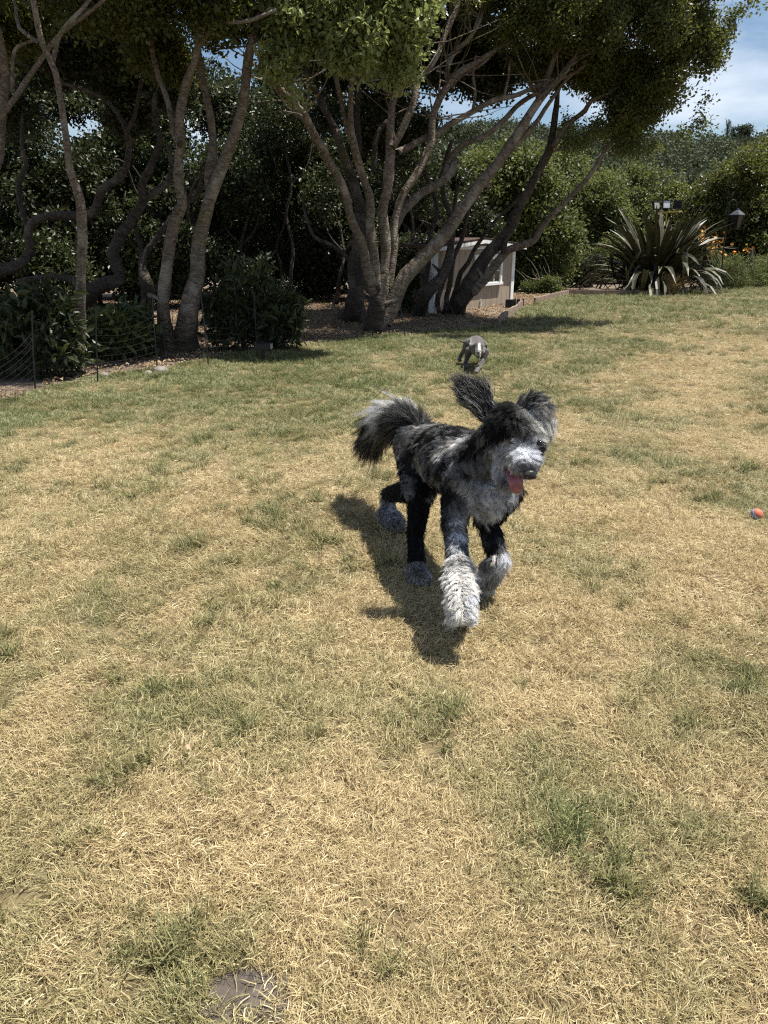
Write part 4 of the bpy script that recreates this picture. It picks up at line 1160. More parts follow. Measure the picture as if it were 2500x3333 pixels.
# short stakes with cross wires left of the two stemmed oak
sg = empty('wire_stakes', G(560, 1195), 'bent thin wires with little crossbars standing in front of the two stemmed oak', 'wire')
b = MB()
for (x, y0, y1) in ((530, 1015, 1180), (560, 1010, 1170)):
    b.tube([at(x + 8, y1, 9.6), at(x + 4, (y0 + y1) / 2, 9.6), at(x, y0, 9.6)], [.004] * 3, 4)
b.build('stake', M_wire, sg)
b = MB()
for (x, y) in ((535, 1030), (570, 1010), (575, 1068), (572, 1108)):
    b.tube([at(x - 18, y, 9.6), at(x + 20, y - 2, 9.6)], [.003] * 2, 4)
b.build('crossbar', M_wire, sg)

# path light
pl0 = G(858, 1178)
pl = empty('path_light', pl0, 'small black box shaped garden light on a stake behind the wire fence', 'garden light')
MB().tube([pl0 + Vector((0, 0, -.05)), pl0 + Vector((0, 0, .16))], [.022, .022], 8).build('stake', M_black, pl)
MB().box(pl0 + Vector((0, 0, .20)), (.20, .13, .085)).build('lamp_box', M_black, pl)
MB().box(pl0 + Vector((.113, 0, .20)), (.02, .10, .06)).build('lens', plain('dusty glass', (.3, .3, .28), .3), pl)

# stones
M_stone = noisemat('stone', (0.13, 0.115, 0.10), (0.27, 0.245, 0.215), scale=9, rough=0.9, bump=0.4)


def stone(px, py, r, sq, label, seed):
    me = bpy.data.meshes.new('stone')
    import bmesh as _b
    bm = _b.new(); _b.ops.create_icosphere(bm, subdivisions=2, radius=r)
    for v in bm.verts:
        v.co *= 0.75 + .5 * vnoise(np.array([[v.co.x / r * 1.3 + seed, v.co.y / r * 1.3, v.co.z / r * 1.3]]), seed)[0]
        v.co.z *= sq
    bm.to_mesh(me); bm.free(); me.materials.append(M_stone)
    me.polygons.foreach_set('use_smooth', [True] * len(me.polygons))
    o = link('stone', me); o.location = G(px, py, r * sq * .5)
    tag(o, label, 'stone', 'stones by the fence')


stone(525, 1207, .09, .7, 'rounded pale stone at the foot of the two stemmed oak', 1)
stone(485, 1216, .06, .6, 'smaller stone lying left of the pale rounded stone', 2)
stone(340, 1222, .075, .6, 'flat stone at the lawn edge below the broad leaved shrub', 3)

# ------------------------------------------------------------------ planter with flax
M_board = noisemat('planter board', (0.16, 0.115, 0.09), (0.30, 0.23, 0.18), scale=4, rough=0.8, bump=0.2, stretch=(6, 6, 1))
pe = empty('planter_edging', G(2120, 963), 'curved low timber edging round the planted bed at the far side of the lawn', 'edging')
ex = [1740, 1790, 1850, 1920, 1990, 2050, 2100, 2150, 2200, 2265, 2330, 2415, 2500, 2620]
for a_, c_ in zip(ex, ex[1:]):
    a, c = G(a_, float(edge_y(a_)) - 1), G(c_, float(edge_y(c_)) - 1)
    d = (c - a); L_ = d.length; d.normalize()
    M = Matrix(((d.x, -d.y, 0), (d.y, d.x, 0), (0, 0, 1)))
    MB().box((a + c) / 2 + Vector((0, .03, .06)), (L_ - .004, .05, .16), M).build('board', M_board, pe)

m, nt, bs, out = newmat('flax leaf')
tcn = nt.nodes.new('ShaderNodeObjectInfo'); rmp = nt.nodes.new('ShaderNodeValToRGB')
rmp.color_ramp.elements[0].color = (0.028, 0.025, 0.016, 1); rmp.color_ramp.elements[1].color = (0.095, 0.092, 0.042, 1)
nt.links.new(tcn.outputs['Random'], rmp.inputs[0]); nt.links.new(rmp.outputs[0], bs.inputs['Base Color'])
bs.inputs['Roughness'].default_value = 0.48; bs.inputs['Specular IOR Level'].default_value = 0.35
M_flax = m


def strap(curl, fold, w, tipfold=False):
    n_ = 8; v, f = [], []
    p = Vector((0, 0, 0)); e = 1.0
    for i in range(n_ + 1):
        t = i / n_
        ang = 1.45 - curl * t ** 1.7
        if tipfold and t > .68: ang -= 1.9
        if i: p = p + Vector((math.cos(ang), 0, math.sin(ang))) / n_
        ww = w * (0.55 + .9 * t) * (1 - t ** 3.2) + .002
        nrm = Vector((-math.sin(ang), 0, math.cos(ang)))
        v += [p + Vector((0, -ww, 0)) + nrm * fold * ww, p, p + Vector((0, ww, 0)) + nrm * fold * ww]
        if i:
            o = (i - 1) * 3
            f += [(o, o + 1, o + 4, o + 3), (o + 1, o + 2, o + 5, o + 4)]
    return mesh('leaf', v, f, M_flax)


straps = [strap(.35, .35, .030), strap(.7, .35, .033), strap(1.1, .3, .033), strap(1.6, .3, .032), strap(2.2, .25, .030), strap(.8, .3, .033, True), strap(1.3, .4, .035, True)]
fc = Vector((at(2130, 930, 22.6).x, 22.6, 0.02))
flax = empty('flax_plant', fc, 'huge spiky flax with bronze green strap leaves in the timber edged bed', 'plant')
r = random.Random(12)
for k in range(295):
    t = (k + .5) / 295
    # inner leaves stand, outer ones spread
    sh = min(6, int(t * 5)) if r.random() < .85 else r.choice([5, 6])
    o = bpy.data.objects.new('leaf', straps[sh]); COL.objects.link(o); o.parent = flax
    az = r.uniform(0, 6.283)
    rad = .08 + .75 * t * r.random()
    o.location = (rad * math.cos(az), rad * math.sin(az) * .8, 0)
    L_ = (2.75 - .35 * t) * r.uniform(.62, 1.05)
    lean = (.12 + .75 * t) * r.uniform(.5, 1.2)
    o.rotation_euler = Euler((r.uniform(-.3, .3), lean, az + r.uniform(-.3, .3)), 'XYZ')
    o.scale = (L_, L_ * r.uniform(.8, 1.25), L_)

M_straw = leafmat('straw grass', (0.30, 0.23, 0.11), (0.62, 0.52, 0.30), trans=0.25, rough=0.6, spec=.2)
M_gg = leafmat('green grass', (0.05, 0.07, 0.035), (0.14, 0.16, 0.08), trans=0.25, rough=0.6, spec=.2)


def bunch(px, py, h, spread, n_, mat, label, seed):
    g0 = G(px, py); r = random.Random(seed); v, f, val = [], [], []
    o = empty('grass_clump', g0, label, 'ornamental grass')
    for k in range(n_):
        a = r.uniform(0, 6.283); el = r.uniform(.9, 1.5); L_ = h * r.uniform(.6, 1.05)
        p = g0 + Vector((r.gauss(0, .05), r.gauss(0, .05), 0)); sd = Vector((1, 0.2, 0)) * .006
        q = len(v)
        for s in range(5):
            w_ = sd * (1 - s / 4.5)
            v += [p - w_, p + w_]
            e_ = el - spread * s * s * .09
            p = p + Vector((math.cos(a) * math.cos(e_), math.sin(a) * math.cos(e_), math.sin(e_))) * L_ / 4
        f += [(q + 2 * s, q + 2 * s + 1, q + 2 * s + 3, q + 2 * s + 2) for s in range(4)]; val += [r.random()] * 4
    me = mesh('blades', v, f, mat)
    a = me.attributes.new('leafval', 'FLOAT', 'FACE'); a.data.foreach_set('value', np.array(val, np.float32))
    b_ = link('blades', me, o); b_['kind'] = 'stuff'


bunch(2185, 960, .85, 1.5, 420, M_straw, 'straw coloured feathery grass clump drooping over the planter edging', 1)
bunch(2165, 945, .8, 1.0, 260, M_straw, 'second dry grass clump, tucked behind the straw coloured one', 2)
bunch(2105, 957, .75, .7, 300, M_gg, 'grey green upright grass clump in front of the flax, left of the straw clump', 3)
bunch(2300, 943, .55, .9, 300, M_gg, 'green grass clump under the orange flowers', 4)
bunch(2390, 935, .6, .8, 300, M_gg, 'green grass clump beside the old wooden post', 5)

# orange flowers
M_or = plain('orange petal', (0.62, 0.27, 0.03), 0.6)
M_stemg = plain('flower stem', (0.10, 0.12, 0.04), 0.7)
r = random.Random(21)
fl_me = None
v, f = [], []
for k in range(6):
    a = k * math.pi / 3; d = Vector((math.cos(a), math.sin(a), .25)); s = Vector((-math.sin(a), math.cos(a), 0)) * .35
    q = len(v); v += [Vector((0, 0, 0)), d * .6 + s, d, d * .6 - s]; f += [(q, q + 1, q + 2), (q, q + 2, q + 3)]
q = len(v); v += [Vector((0, 0, .3)), Vector((.2, 0, .05)), Vector((-.1, .17, .05)), Vector((-.1, -.17, .05))]; f += [(q, q + 1, q + 2), (q, q + 2, q + 3), (q, q + 3, q + 1)]
fl_me = mesh('flower', v, f, M_or)
for pi, (bx, Y, spots, lb) in enumerate([(2300, 23.6, [(2285, 770, 20, 26, 26), (2310, 800, 30, 30, 24)], 'tall orange flowering plant right behind the flax'),
                                         (2350, 24.4, [(2345, 800, 30, 32, 22), (2330, 825, 30, 25, 14)], 'orange flowering plant between the flax and the old wooden post'),
                                         (2400, 24.8, [(2400, 812, 45, 18, 9), (2360, 850, 25, 14, 8), (2435, 810, 14, 10, 4)], 'sparse orange flowers beside the old wooden post')]):
    g0 = Vector(((bx - CAM_CX) / CAM_F * Y * 1.02, Y, 0))
    T = empty('flowering_plant', g0, lb, 'flowers', 'orange flowers in the bed')
    bs_ = MB()
    for cx_, cy_, sx, sy, n_ in spots:
        for k in range(n_):
            p = at(cx_ + r.gauss(0, sx * .6), cy_ + r.gauss(0, sy * .6), Y + r.uniform(-.4, .4))
            o = bpy.data.objects.new('flower', fl_me); COL.objects.link(o); o.parent = T
            o.location = p - g0; s_ = r.uniform(.035, .065); o.scale = (s_, s_, s_)
            o.rotation_euler = (r.uniform(.2, 1.2), r.uniform(-.6, .6), r.uniform(0, 6))
            if k % 2 == 0:
                g1 = g0 + Vector((r.uniform(-.35, .35), r.uniform(-.2, .2), 0))
                bs_.tube([g1, g1.lerp(p, .6) + Vector((0, 0, .1)), p], [.010, .008, .005], 4)
    bs_.build('stems', M_stemg, T)
    crown(T, G_mid, [(g0 + Vector((0, 0, .5)), (.55, .35, .5)), (g0 + Vector((.1, 0, .25)), (.6, .4, .3))], 320, .7, 260 + pi, shell=0.0, gap=0.15, name='foliage')

# flood lights on a yellow stand
M_yel = plain('yellow paint', (0.50, 0.35, 0.07), 0.5)
Y = 22.2
pb, pt_ = at(2143, 905, Y), at(2171, 692, Y)
ls = empty('work_light_stand', Vector((pb.x, Y, 0)), 'yellow work light stand with three black floodlights above the flax', 'work light')
MB().tube([Vector((pb.x - .02, Y, 0)), pb, pb.lerp(pt_, .55)], [.028, .028, .028], 10).build('pole', M_yel, ls)
MB().tube([pb.lerp(pt_, .55), pt_], [.02, .02], 10).build('upper_pole', M_yel, ls)
for t in (.4, .56, .78):
    c = pb.lerp(pt_, t); d = (pt_ - pb).normalized()
    MB().tube([c - d * .04, c + d * .04], [.034, .034], 10).build('clamp', M_black, ls)
ca, cb = at(2131, 693, Y), at(2219, 688, Y)
MB().tube([ca, cb], [.019, .019], 8).build('crossbar', M_yel, ls)
for k in range(3):
    a = 2.1 * k
    MB().tube([Vector((pb.x, Y, .45)), Vector((pb.x + .5 * math.cos(a), Y + .5 * math.sin(a), 0))], [.016, .016], 6).build('leg', M_yel, ls)
M_lensA = plain('floodlight lens', (0.30, 0.29, 0.25), 0.25)
M_lensB = plain('bright floodlight lens', (0.5, 0.51, 0.53), 0.2)
for (px, py, rz, rx, ml) in ((2136, 669, .45, -.25, M_lensA), (2169, 666, .12, -.2, M_lensB), (2206, 666, 2.7, .15, M_lensA)):
    c = at(px, py, Y)
    M = Matrix.Rotation(rz, 3, 'Z') @ Matrix.Rotation(rx, 3, 'X')
    b = MB().box(c, (.235, .05, .215), M)
    for k in range(5): b.box(c + M @ Vector((-.08 + .04 * k, .04, 0)), (.008, .03, .17), M)
    fl = b.build('floodlight', M_black, ls)
    for (ox, oz, sx, sz) in ((0, .1, .235, .016), (0, -.1, .235, .016), (-.11, 0, .016, .184), (.11, 0, .016, .184)):
        MB().box(c + M @ Vector((ox, -.034, oz)), (sx, .018, sz), M).build('bezel', M_black, fl)
    MB().box(c + M @ Vector((0, -.028, 0)), (.2, .006, .18), M).build('lens', ml, fl)
    bc = c.copy(); bc.z = ca.z
    MB().tube([c + Vector((-.13, 0, -.02)), bc + Vector((-.12, 0, .03)), bc + Vector((.12, 0, .03)), c + Vector((.13, 0, -.02))], [.009] * 4, 5).build('bracket', M_black, fl)

# lantern on a crook
Y = 23.0
lc = at(2398, 712, Y); u_ = px2m(lc)
base = Vector((at(2352, 900, Y).x, Y, 0))
lan = empty('garden_lantern', base, 'black six sided lantern hanging from a crooked iron post', 'lantern')
hook = [base, at(2356, 800, Y), at(2372, 690, Y), at(2376, 662, Y), at(2384, 650, Y), at(2394, 653, Y), at(2398, 668, Y), at(2398, 680, Y)]
P_, R_ = spline(hook, [.02, .02, .018, .014, .012, .012, .01, .01], .08)
MB().tube(P_, R_, 6).build('post', M_black, lan)


def hexring(z, rr_): return [lc + Vector((rr_ * u_ * math.cos(k * math.pi / 3 + .3), rr_ * u_ * math.sin(k * math.pi / 3 + .3), z * u_)) for k in range(6)]


def loft(rings, name, mat, par):
    v = sum(rings, []); f = []
    for i in range(len(rings) - 1):
        f += [(i * 6 + k, i * 6 + (k + 1) % 6, (i + 1) * 6 + (k + 1) % 6, (i + 1) * 6 + k) for k in range(6)]
    f += [tuple(range(6))[::-1], tuple(range(len(v) - 6, len(v)))]
    return MB().add(v, f).build(name, mat, par)


M_roofm = plain('lantern roof metal', (0.05, 0.055, 0.065), 0.3)
loft([hexring(10, 25), hexring(12, 25), hexring(22, 12), hexring(26, 5), hexring(32, 3)], 'cap', M_roofm, lan)
loft([hexring(-34, 12), hexring(-31, 13), hexring(-29, 15)], 'floor_plate', M_black, lan)
a_, b_ = hexring(9.5, 22), hexring(-28.5, 14.5)
for k in range(6):
    MB().tube([a_[k], b_[k]], [.012, .012], 4).build('bar', M_black, lan)
    q = [a_[k] * .96 + lc * .04, a_[(k + 1) % 6] * .96 + lc * .04, b_[(k + 1) % 6] * .96 + lc * .04, b_[k] * .96 + lc * .04]
    n_ = (q[1] - q[0]).cross(q[3] - q[0]).normalized() * .004
    MB().add(q + [x + n_ for x in q], [(0, 1, 2, 3), (7, 6, 5, 4), (0, 4, 5, 1), (1, 5, 6, 2), (2, 6, 7, 3), (3, 7, 4, 0)]).build('pane', M_glass, lan)

# old post
Y = 24.6
po = at(2451, 920, Y); po.z = 0; pt2 = at(2443, 812, Y)
M_postw = noisemat('old wood', (0.03, 0.026, 0.022), (0.10, 0.085, 0.07), scale=10, rough=0.9, bump=.4, stretch=(4, 4, .6))
b = MB().tube([po + Vector((0, 0, -.1)), po.lerp(pt2, .5), pt2, pt2 + Vector((0, 0, .03))], [.085, .08, .075, .045], 10)
tag(b.build('wooden_post', M_postw), 'dark weathered wooden post at the edge of the flower bed', 'post')

# ------------------------------------------------------------------ ball
bc = G(2463, 1674, .034)
R_ = .034
M_ball = noisemat('orange rubber', (0.40, 0.115, 0.07), (0.52, 0.17, 0.11), scale=30, rough=0.55, bump=.1)
M_blue = noisemat('blue rubber', (0.10, 0.28, 0.52), (0.16, 0.40, 0.66), scale=30, rough=0.5)
ball = empty('toy_ball', bc, 'orange rubber dog ball with a blue band lying in the grass', 'ball')
Mr = Euler((0.5, 0.55, -.35)).to_matrix()


def band(z0, z1, rad, name, mat, n_=24, m_=8):
    v, f = [], []
    for i in range(m_ + 1):
        z = z0 + (z1 - z0) * i / m_; a = math.asin(max(-1, min(1, z)))
        for k in range(n_):
            t = 2 * math.pi * k / n_
            v.append(bc + Mr @ Vector((rad * math.cos(a) * math.cos(t), rad * math.cos(a) * math.sin(t), rad * math.sin(a))))
    for i in range(m_):
        f += [(i * n_ + k, i * n_ + (k + 1) % n_, (i + 1) * n_ + (k + 1) % n_, (i + 1) * n_ + k) for k in range(n_)]
    return MB().add(v, f).build(name, mat, ball, True)


band(-1, 1, R_, 'shell', M_ball, 28, 18)
band(-.1, .34, R_ * 1.02, 'blue_band', M_blue)
band(.34, .39, R_ * 1.03, 'rim_line', M_white)

# ------------------------------------------------------------------ dogs
def capsule(a, b, ra, rb, n=16):
    a, b = Vector(a), Vector(b)
    d = (b - a).normalized()
    u = d.orthogonal().normalized(); w = d.cross(u)
    rings = []
    for i in range(1, 6):
        t = math.pi / 2 * i / 6
        rings.append((a - d * ra * math.cos(t), ra * math.sin(t)))
    for i in range(5):
        t = i / 4
        rings.append((a.lerp(b, t), ra * (1 - t) + rb * t))
    for i in range(5, 0, -1):
        t = math.pi / 2 * i / 6
        rings.append((b + d * rb * math.cos(t), rb * math.sin(t)))
    v = [a - d * ra]
    for c, r_ in rings:
        v += [c + u * r_ * math.cos(2 * math.pi * k / n) + w * r_ * math.sin(2 * math.pi * k / n) for k in range(n)]
    v.append(b + d * rb)
    f = [(0, 1 + (k + 1) % n, 1 + k) for k in range(n)]
    for i in range(len(rings) - 1):
        for k in range(n):
            p, q = 1 + i * n + k, 1 + i * n + (k + 1) % n
            f.append((p, q, q + n, p + n))
    m_ = len(v) - 1
    f += [(m_, m_ - n + k, m_ - n + (k + 1) % n) for k in range(n)]
    return v, f


def ellipsoid(c, ax, n=16):
    v, f = capsule((0, 0, 0), (0, 0, 1e-4), 1, 1, n)
    X, Y, Z = [Vector(a) for a in ax]
    return [Vector(c) + X * p.x + Y * p.y + Z * p.z for p in v], f


def fuse(name, pieces, mat, vox, smooth):
    b = MB()
    for v, f in pieces: b.add(v, f)
    o = b.build(name, mat)
    rm = o.modifiers.new('remesh', 'REMESH'); rm.mode = 'VOXEL'; rm.voxel_size = vox; rm.use_smooth_shade = True
    sm = o.modifiers.new('smooth', 'SMOOTH'); sm.iterations = smooth; sm.factor = 0.6
    dg = bpy.context.evaluated_depsgraph_get()
    me = bpy.data.meshes.new_from_object(o.evaluated_get(dg))
    me.name = name
    o.modifiers.clear()
    old = o.data; o.data = me; bpy.data.meshes.remove(old)
    me.polygons.foreach_set('use_smooth', [True] * len(me.polygons))
    return o


def mesh_arrays(me):
    me.calc_loop_triangles()
    V = np.zeros(len(me.vertices) * 3); me.vertices.foreach_get('co', V)
    Nn = np.zeros(len(me.vertices) * 3); me.vertices.foreach_get('normal', Nn)
    T = np.zeros(len(me.loop_triangles) * 3, np.int32); me.loop_triangles.foreach_get('vertices', T)
    return V.reshape(-1, 3), Nn.reshape(-1, 3), T.reshape(-1, 3)


def unit(a): return a / np.maximum(np.linalg.norm(a, axis=-1, keepdims=True), 1e-9)


A3 = lambda t: np.array(at(*t[:3]))
M_skin = noisemat('dark skin', (0.012, 0.011, 0.011), (0.035, 0.033, 0.033), scale=30, rough=0.8)

# skeleton: name, start (px, py, depth, radius), end, fur flow, fur length, curl, lift
h_fwd = np.array([0.38, -0.92, 0.0]); h_back = -h_fwd; down = np.array([0, 0, -1.0])
segs = []
pieces = []


def seg(nm, a, b, flow=None, L=.035, curl=.22, lift=.45, dens=1.0):
    pa, pb = A3(a), A3(b)
    pieces.append(capsule(pa, pb, a[3], b[3]))
    d = unit(pb - pa) if flow is None else unit(np.array(flow, float))
    segs.append((nm, pa, pb, a[3], b[3], d, L, curl, lift, dens))


tf = h_back * .65 + down * .75
seg('torso', (1352, 1450, 3.70, .095), (1392, 1462, 3.56, .118), tf, .034)
seg('torso', (1392, 1462, 3.56, .118), (1440, 1478, 3.36, .122), tf, .030)
seg('torso', (1440, 1478, 3.36, .122), (1500, 1508, 3.14, .140), tf, .030)
seg('torso', (1500, 1508, 3.14, .135), (1555, 1548, 2.95, .132), tf, .034)
seg('chest', (1555, 1548, 2.95, .130), (1588, 1592, 2.88, .100), (.15, -.25, -1), .040, .3, .5)
seg('neck', (1562, 1520, 2.95, .112), (1612, 1465, 2.84, .085), (-.05, .1, -1), .038, .3, .5)
seg('neck', (1612, 1465, 2.84, .085), (1650, 1425, 2.76, .078), (-.1, .25, -1), .038, .3, .5)
# right front (reaching towards the camera)
seg('rf_up', (1502, 1590, 2.93, .074), (1478, 1695, 2.82, .040), None, .028, .22, .45)
seg('rf_fore', (1478, 1695, 2.82, .038), (1490, 1825, 2.60, .030), None, .026, .18, .5)
seg('rf_paw', (1490, 1825, 2.60, .031), (1499, 1925, 2.47, .034), None, .034, .22, .55, 1.8)
seg('rf_paw', (1499, 1925, 2.47, .034), (1505, 1992, 2.41, .033), None, .030, .22, .55, 1.8)
# left front (lifted, folded at the wrist)
seg('lf_up', (1634, 1600, 2.92, .076), (1586, 1690, 2.98, .044), None, .028, .22, .45)
seg('lf_fore', (1586, 1690, 2.98, .040), (1620, 1812, 2.86, .032), None, .026, .18, .45)
seg('lf_paw', (1620, 1812, 2.86, .034), (1602, 1862, 2.88, .033), None, .034, .22, .55, 1.7)
seg('lf_paw', (1602, 1862, 2.88, .033), (1580, 1905, 2.92, .029), None, .030, .2, .55, 1.7)
# right hind (on the ground)
seg('rh_thigh', (1360, 1480, 3.58, .098), (1368, 1595, 3.36, .062), (0, .1, -1), .028, .3, .45)
seg('rh_shin', (1368, 1595, 3.36, .055), (1352, 1745, 3.26, .030), None, .022, .2, .4)
seg('rh_foot', (1352, 1745, 3.26, .029), (1357, 1845, 3.13, .030), None, .022, .15, .45)
seg('rh_paw', (1357, 1845, 3.13, .034), (1363, 1880, 3.07, .036), None, .028, .2, .6, 1.4)
# left hind (stretched back)
seg('lh_thigh', (1400, 1490, 3.60, .100), (1350, 1590, 3.62, .070), (0, .1, -1), .030)
seg('lh_shin', (1350, 1590, 3.62, .050), (1264, 1610, 3.86, .030), None, .028, .2, .45)
seg('lh_foot', (1264, 1610, 3.86, .030), (1262, 1670, 3.82, .029), None, .030, .2, .5)
seg('lh_paw', (1262, 1670, 3.82, .036), (1288, 1706, 3.72, .036), None, .034, .2, .6, 1.4)
# tail
tl = [(1348, 1400, 3.76, .045), (1318, 1362, 3.86, .030), (1278, 1352, 3.98, .024), (1238, 1376, 4.08, .020), (1212, 1420, 4.16, .014)]
for a, b in zip(tl, tl[1:]): seg('tail', a, b, None, .115, .08, .5, 3.2)
# head
cran = (1672, 1392, 2.72)
seg('cranium', (1658, 1388, 2.745, .068), (1706, 1392, 2.70, .064), (-.1, .35, -.6), .034, .38, .45, 1.6)
seg('cheek', (1642, 1450, 2.74, .048), (1668, 1485, 2.68, .038), (-.35, .25, -.8), .030, .2, .5, 1.5)
seg('cheek', (1728, 1436, 2.68, .046), (1722, 1470, 2.65, .040), (.4, .25, -.8), .030, .2, .5, 1.5)
seg('muzzle', (1694, 1450, 2.67, .048), (1715, 1515, 2.575, .038), None, .030, .14, .4, 2.4)
seg('jaw', (1648, 1505, 2.71, .036), (1664, 1560, 2.665, .024), (-.3, .2, -.8), .034, .2, .45, 1.5)


# ears: flat flaps
def flap(nm, chain, width, thick, flow_, L, curl, lift, dens, nrm=(0.1, -1, .25)):
    for (a, b) in zip(chain, chain[1:]):
        pa, pb = A3(a), A3(b)
        d = Vector(pb - pa); l = d.length; d.normalize()
        nn_ = Vector(nrm); nn_ = (nn_ - d * nn_.dot(d)).normalized(); s = d.cross(nn_)
        w_ = (a[3] + b[3]) / 2
        pieces.append(ellipsoid((pa + pb) / 2, (s * w_, nn_ * thick, d * (l * .72))))
        segs.append((nm, pa, pb, w_ * .6, w_ * .6, unit(pb - pa), L, curl, lift, dens))


flap('ear_up', [(1622, 1378, 2.76, .036), (1586, 1328, 2.78, .048), (1550, 1288, 2.80, .044)], .04, .012, None, .066, .10, .22, 3.0)
flap('ear_fold', [(1690, 1345, 2.73, .030), (1716, 1318, 2.72, .032), (1746, 1312, 2.70, .034), (1768, 1345, 2.685, .032), (1774, 1405, 2.675, .026)], .035, .014, None, .036, .12, .35, 2.5)

dog = fuse('dog', pieces, M_skin, 0.008, 5)
tag(dog, 'shaggy black and silver merle dog running towards the camera with its tongue out', 'dog')
V, VN, T = mesh_arrays(dog.data)

rg = np.random.default_rng(3)


def sample(n):
    a, b, c = V[T[:, 0]], V[T[:, 1]], V[T[:, 2]]
    ar = np.linalg.norm(np.cross(b - a, c - a), axis=1)
    cen = (a + b + c) / 3
    k, _ = nearest(cen)
    dn = np.array([s[9] for s in segs])[k]
    w = ar * dn
    ti = rg.choice(len(T), n, p=w / w.sum())
    u = np.sqrt(rg.random(n)); v = rg.random(n)
    w0, w1, w2 = 1 - u, u * (1 - v), u * v
    P = w0[:, None] * a[ti] + w1[:, None] * b[ti] + w2[:, None] * c[ti]
    N_ = unit(w0[:, None] * VN[T[ti, 0]] + w1[:, None] * VN[T[ti, 1]] + w2[:, None] * VN[T[ti, 2]])
    return P, N_


def nearest(P):
    best = np.full(len(P), 1e9); kk = np.zeros(len(P), int)
    for i, s in enumerate(segs):
        a, b = s[1], s[2]; d = b - a
        t = np.clip(((P - a) @ d) / (d @ d), 0, 1)
        r_ = s[3] * (1 - t) + s[4] * t
        q = np.linalg.norm(P - a - t[:, None] * d, axis=1) - r_
        m_ = q < best
        best[m_] = q[m_]; kk[m_] = i
    return kk, best


NM = np.array([s[0] for s in segs])
GREY = np.array([.97, 1.0, 1.06]); TAN = np.array([1.02, 1.0, .95])
# coat: base value per region, then patches (photo px, py, depth, radius m, value, strength)
base = {'torso': .020, 'chest': .28, 'neck': .030, 'rf_up': .035, 'rf_fore': .10, 'rf_paw': .66, 'lf_up': .030, 'lf_fore': .055, 'lf_paw': .42, 'rh_thigh': .018, 'rh_shin': .016, 'rh_foot': .025, 'rh_paw': .30,
        'lh_thigh': .016, 'lh_shin': .05, 'lh_foot': .22, 'lh_paw': .34, 'tail': .06, 'cranium': .022, 'cheek': .12, 'muzzle': .34, 'jaw': .24, 'ear_up': .035, 'ear_fold': .045}
patches = [(1400, 1375, 3.42, .060, .22, .9), (1375, 1392, 3.50, .050, .16, .8), (1345, 1420, 3.60, .05, .10, .7), (1325, 1450, 3.50, .055, .12, .7), (1335, 1520, 3.42, .045, .06, .7),
           (1380, 1530, 3.26, .040, .30, .9), (1392, 1490, 3.26, .035, .28, .9), (1388, 1570, 3.22, .040, .24, .9), (1480, 1475, 3.02, .040, .38, .9), (1510, 1450, 2.98, .040, .42, .95), (1545, 1425, 2.93, .040, .34, .9),
           (1450, 1430, 3.25, .06, .028, .8), (1455, 1540, 3.06, .055, .028, .9), (1520, 1500, 2.86, .05, .014, .95), (1545, 1480, 2.84, .05, .014, .95), (1510, 1560, 2.84, .05, .04, .9),
           (1590, 1500, 2.74, .045, .17, .9), (1600, 1530, 2.72, .045, .20, .9), (1560, 1610, 2.78, .10, .26, .95), (1620, 1600, 2.74, .07, .30, .95), (1600, 1660, 2.78, .06, .32, .95), (1540, 1660, 2.80, .06, .24, .9), (1655, 1580, 2.74, .03, .02, .8),
           (1690, 1620, 2.80, .05, .03, .9),
           (1482, 1680, 2.76, .045, .62, .95), (1484, 1725, 2.68, .045, .78, .95), (1490, 1770, 2.60, .042, .72, .95), (1432, 1735, 2.78, .040, .020, .95), (1444, 1790, 2.66, .028, .03, .9), (1500, 1815, 2.55, .026, .05, .9), (1455, 1830, 2.60, .025, .10, .7),
           (1500, 1920, 2.42, .07, .80, .8), (1450, 1900, 2.50, .03, .35, .7), (1502, 1945, 2.42, .012, .2, .6),
           (1580, 1745, 2.88, .045, .10, .9), (1600, 1710, 2.88, .05, .02, .9), (1600, 1775, 2.84, .03, .025, .9), (1640, 1810, 2.80, .038, .60, .95), (1635, 1850, 2.81, .035, .52, .95), (1570, 1835, 2.84, .032, .016, .95), (1605, 1885, 2.85, .035, .16, .8), (1575, 1915, 2.88, .03, .30, .9),
           (1370, 1700, 3.2, .05, .04, .6),
           (1768, 1368, 2.62, .075, .55, .95), (1742, 1345, 2.62, .050, .46, .9), (1752, 1410, 2.60, .055, .58, .9), (1665, 1400, 2.64, .020, .36, .9), (1700, 1408, 2.60, .026, .40, .9), (1640, 1390, 2.68, .05, .016, .9), (1690, 1360, 2.66, .05, .020, .9), (1710, 1395, 2.62, .025, .020, .8),
           (1662, 1430, 2.63, .030, .012, .95), (1760, 1442, 2.62, .024, .014, .95), (1722, 1470, 2.56, .038, .66, .95), (1716, 1440, 2.60, .018, .40, .85), (1640, 1515, 2.68, .035, .30, .9), (1750, 1492, 2.56, .035, .34, .9), (1688, 1500, 2.60, .045, .30, .9), (1640, 1470, 2.66, .045, .26, .9), (1605, 1455, 2.70, .035, .12, .8), (1706, 1432, 2.60, .022, .06, .8),
           (1715, 1532, 2.54, .026, .10, .85), (1605, 1400, 2.72, .04, .014, .9)]


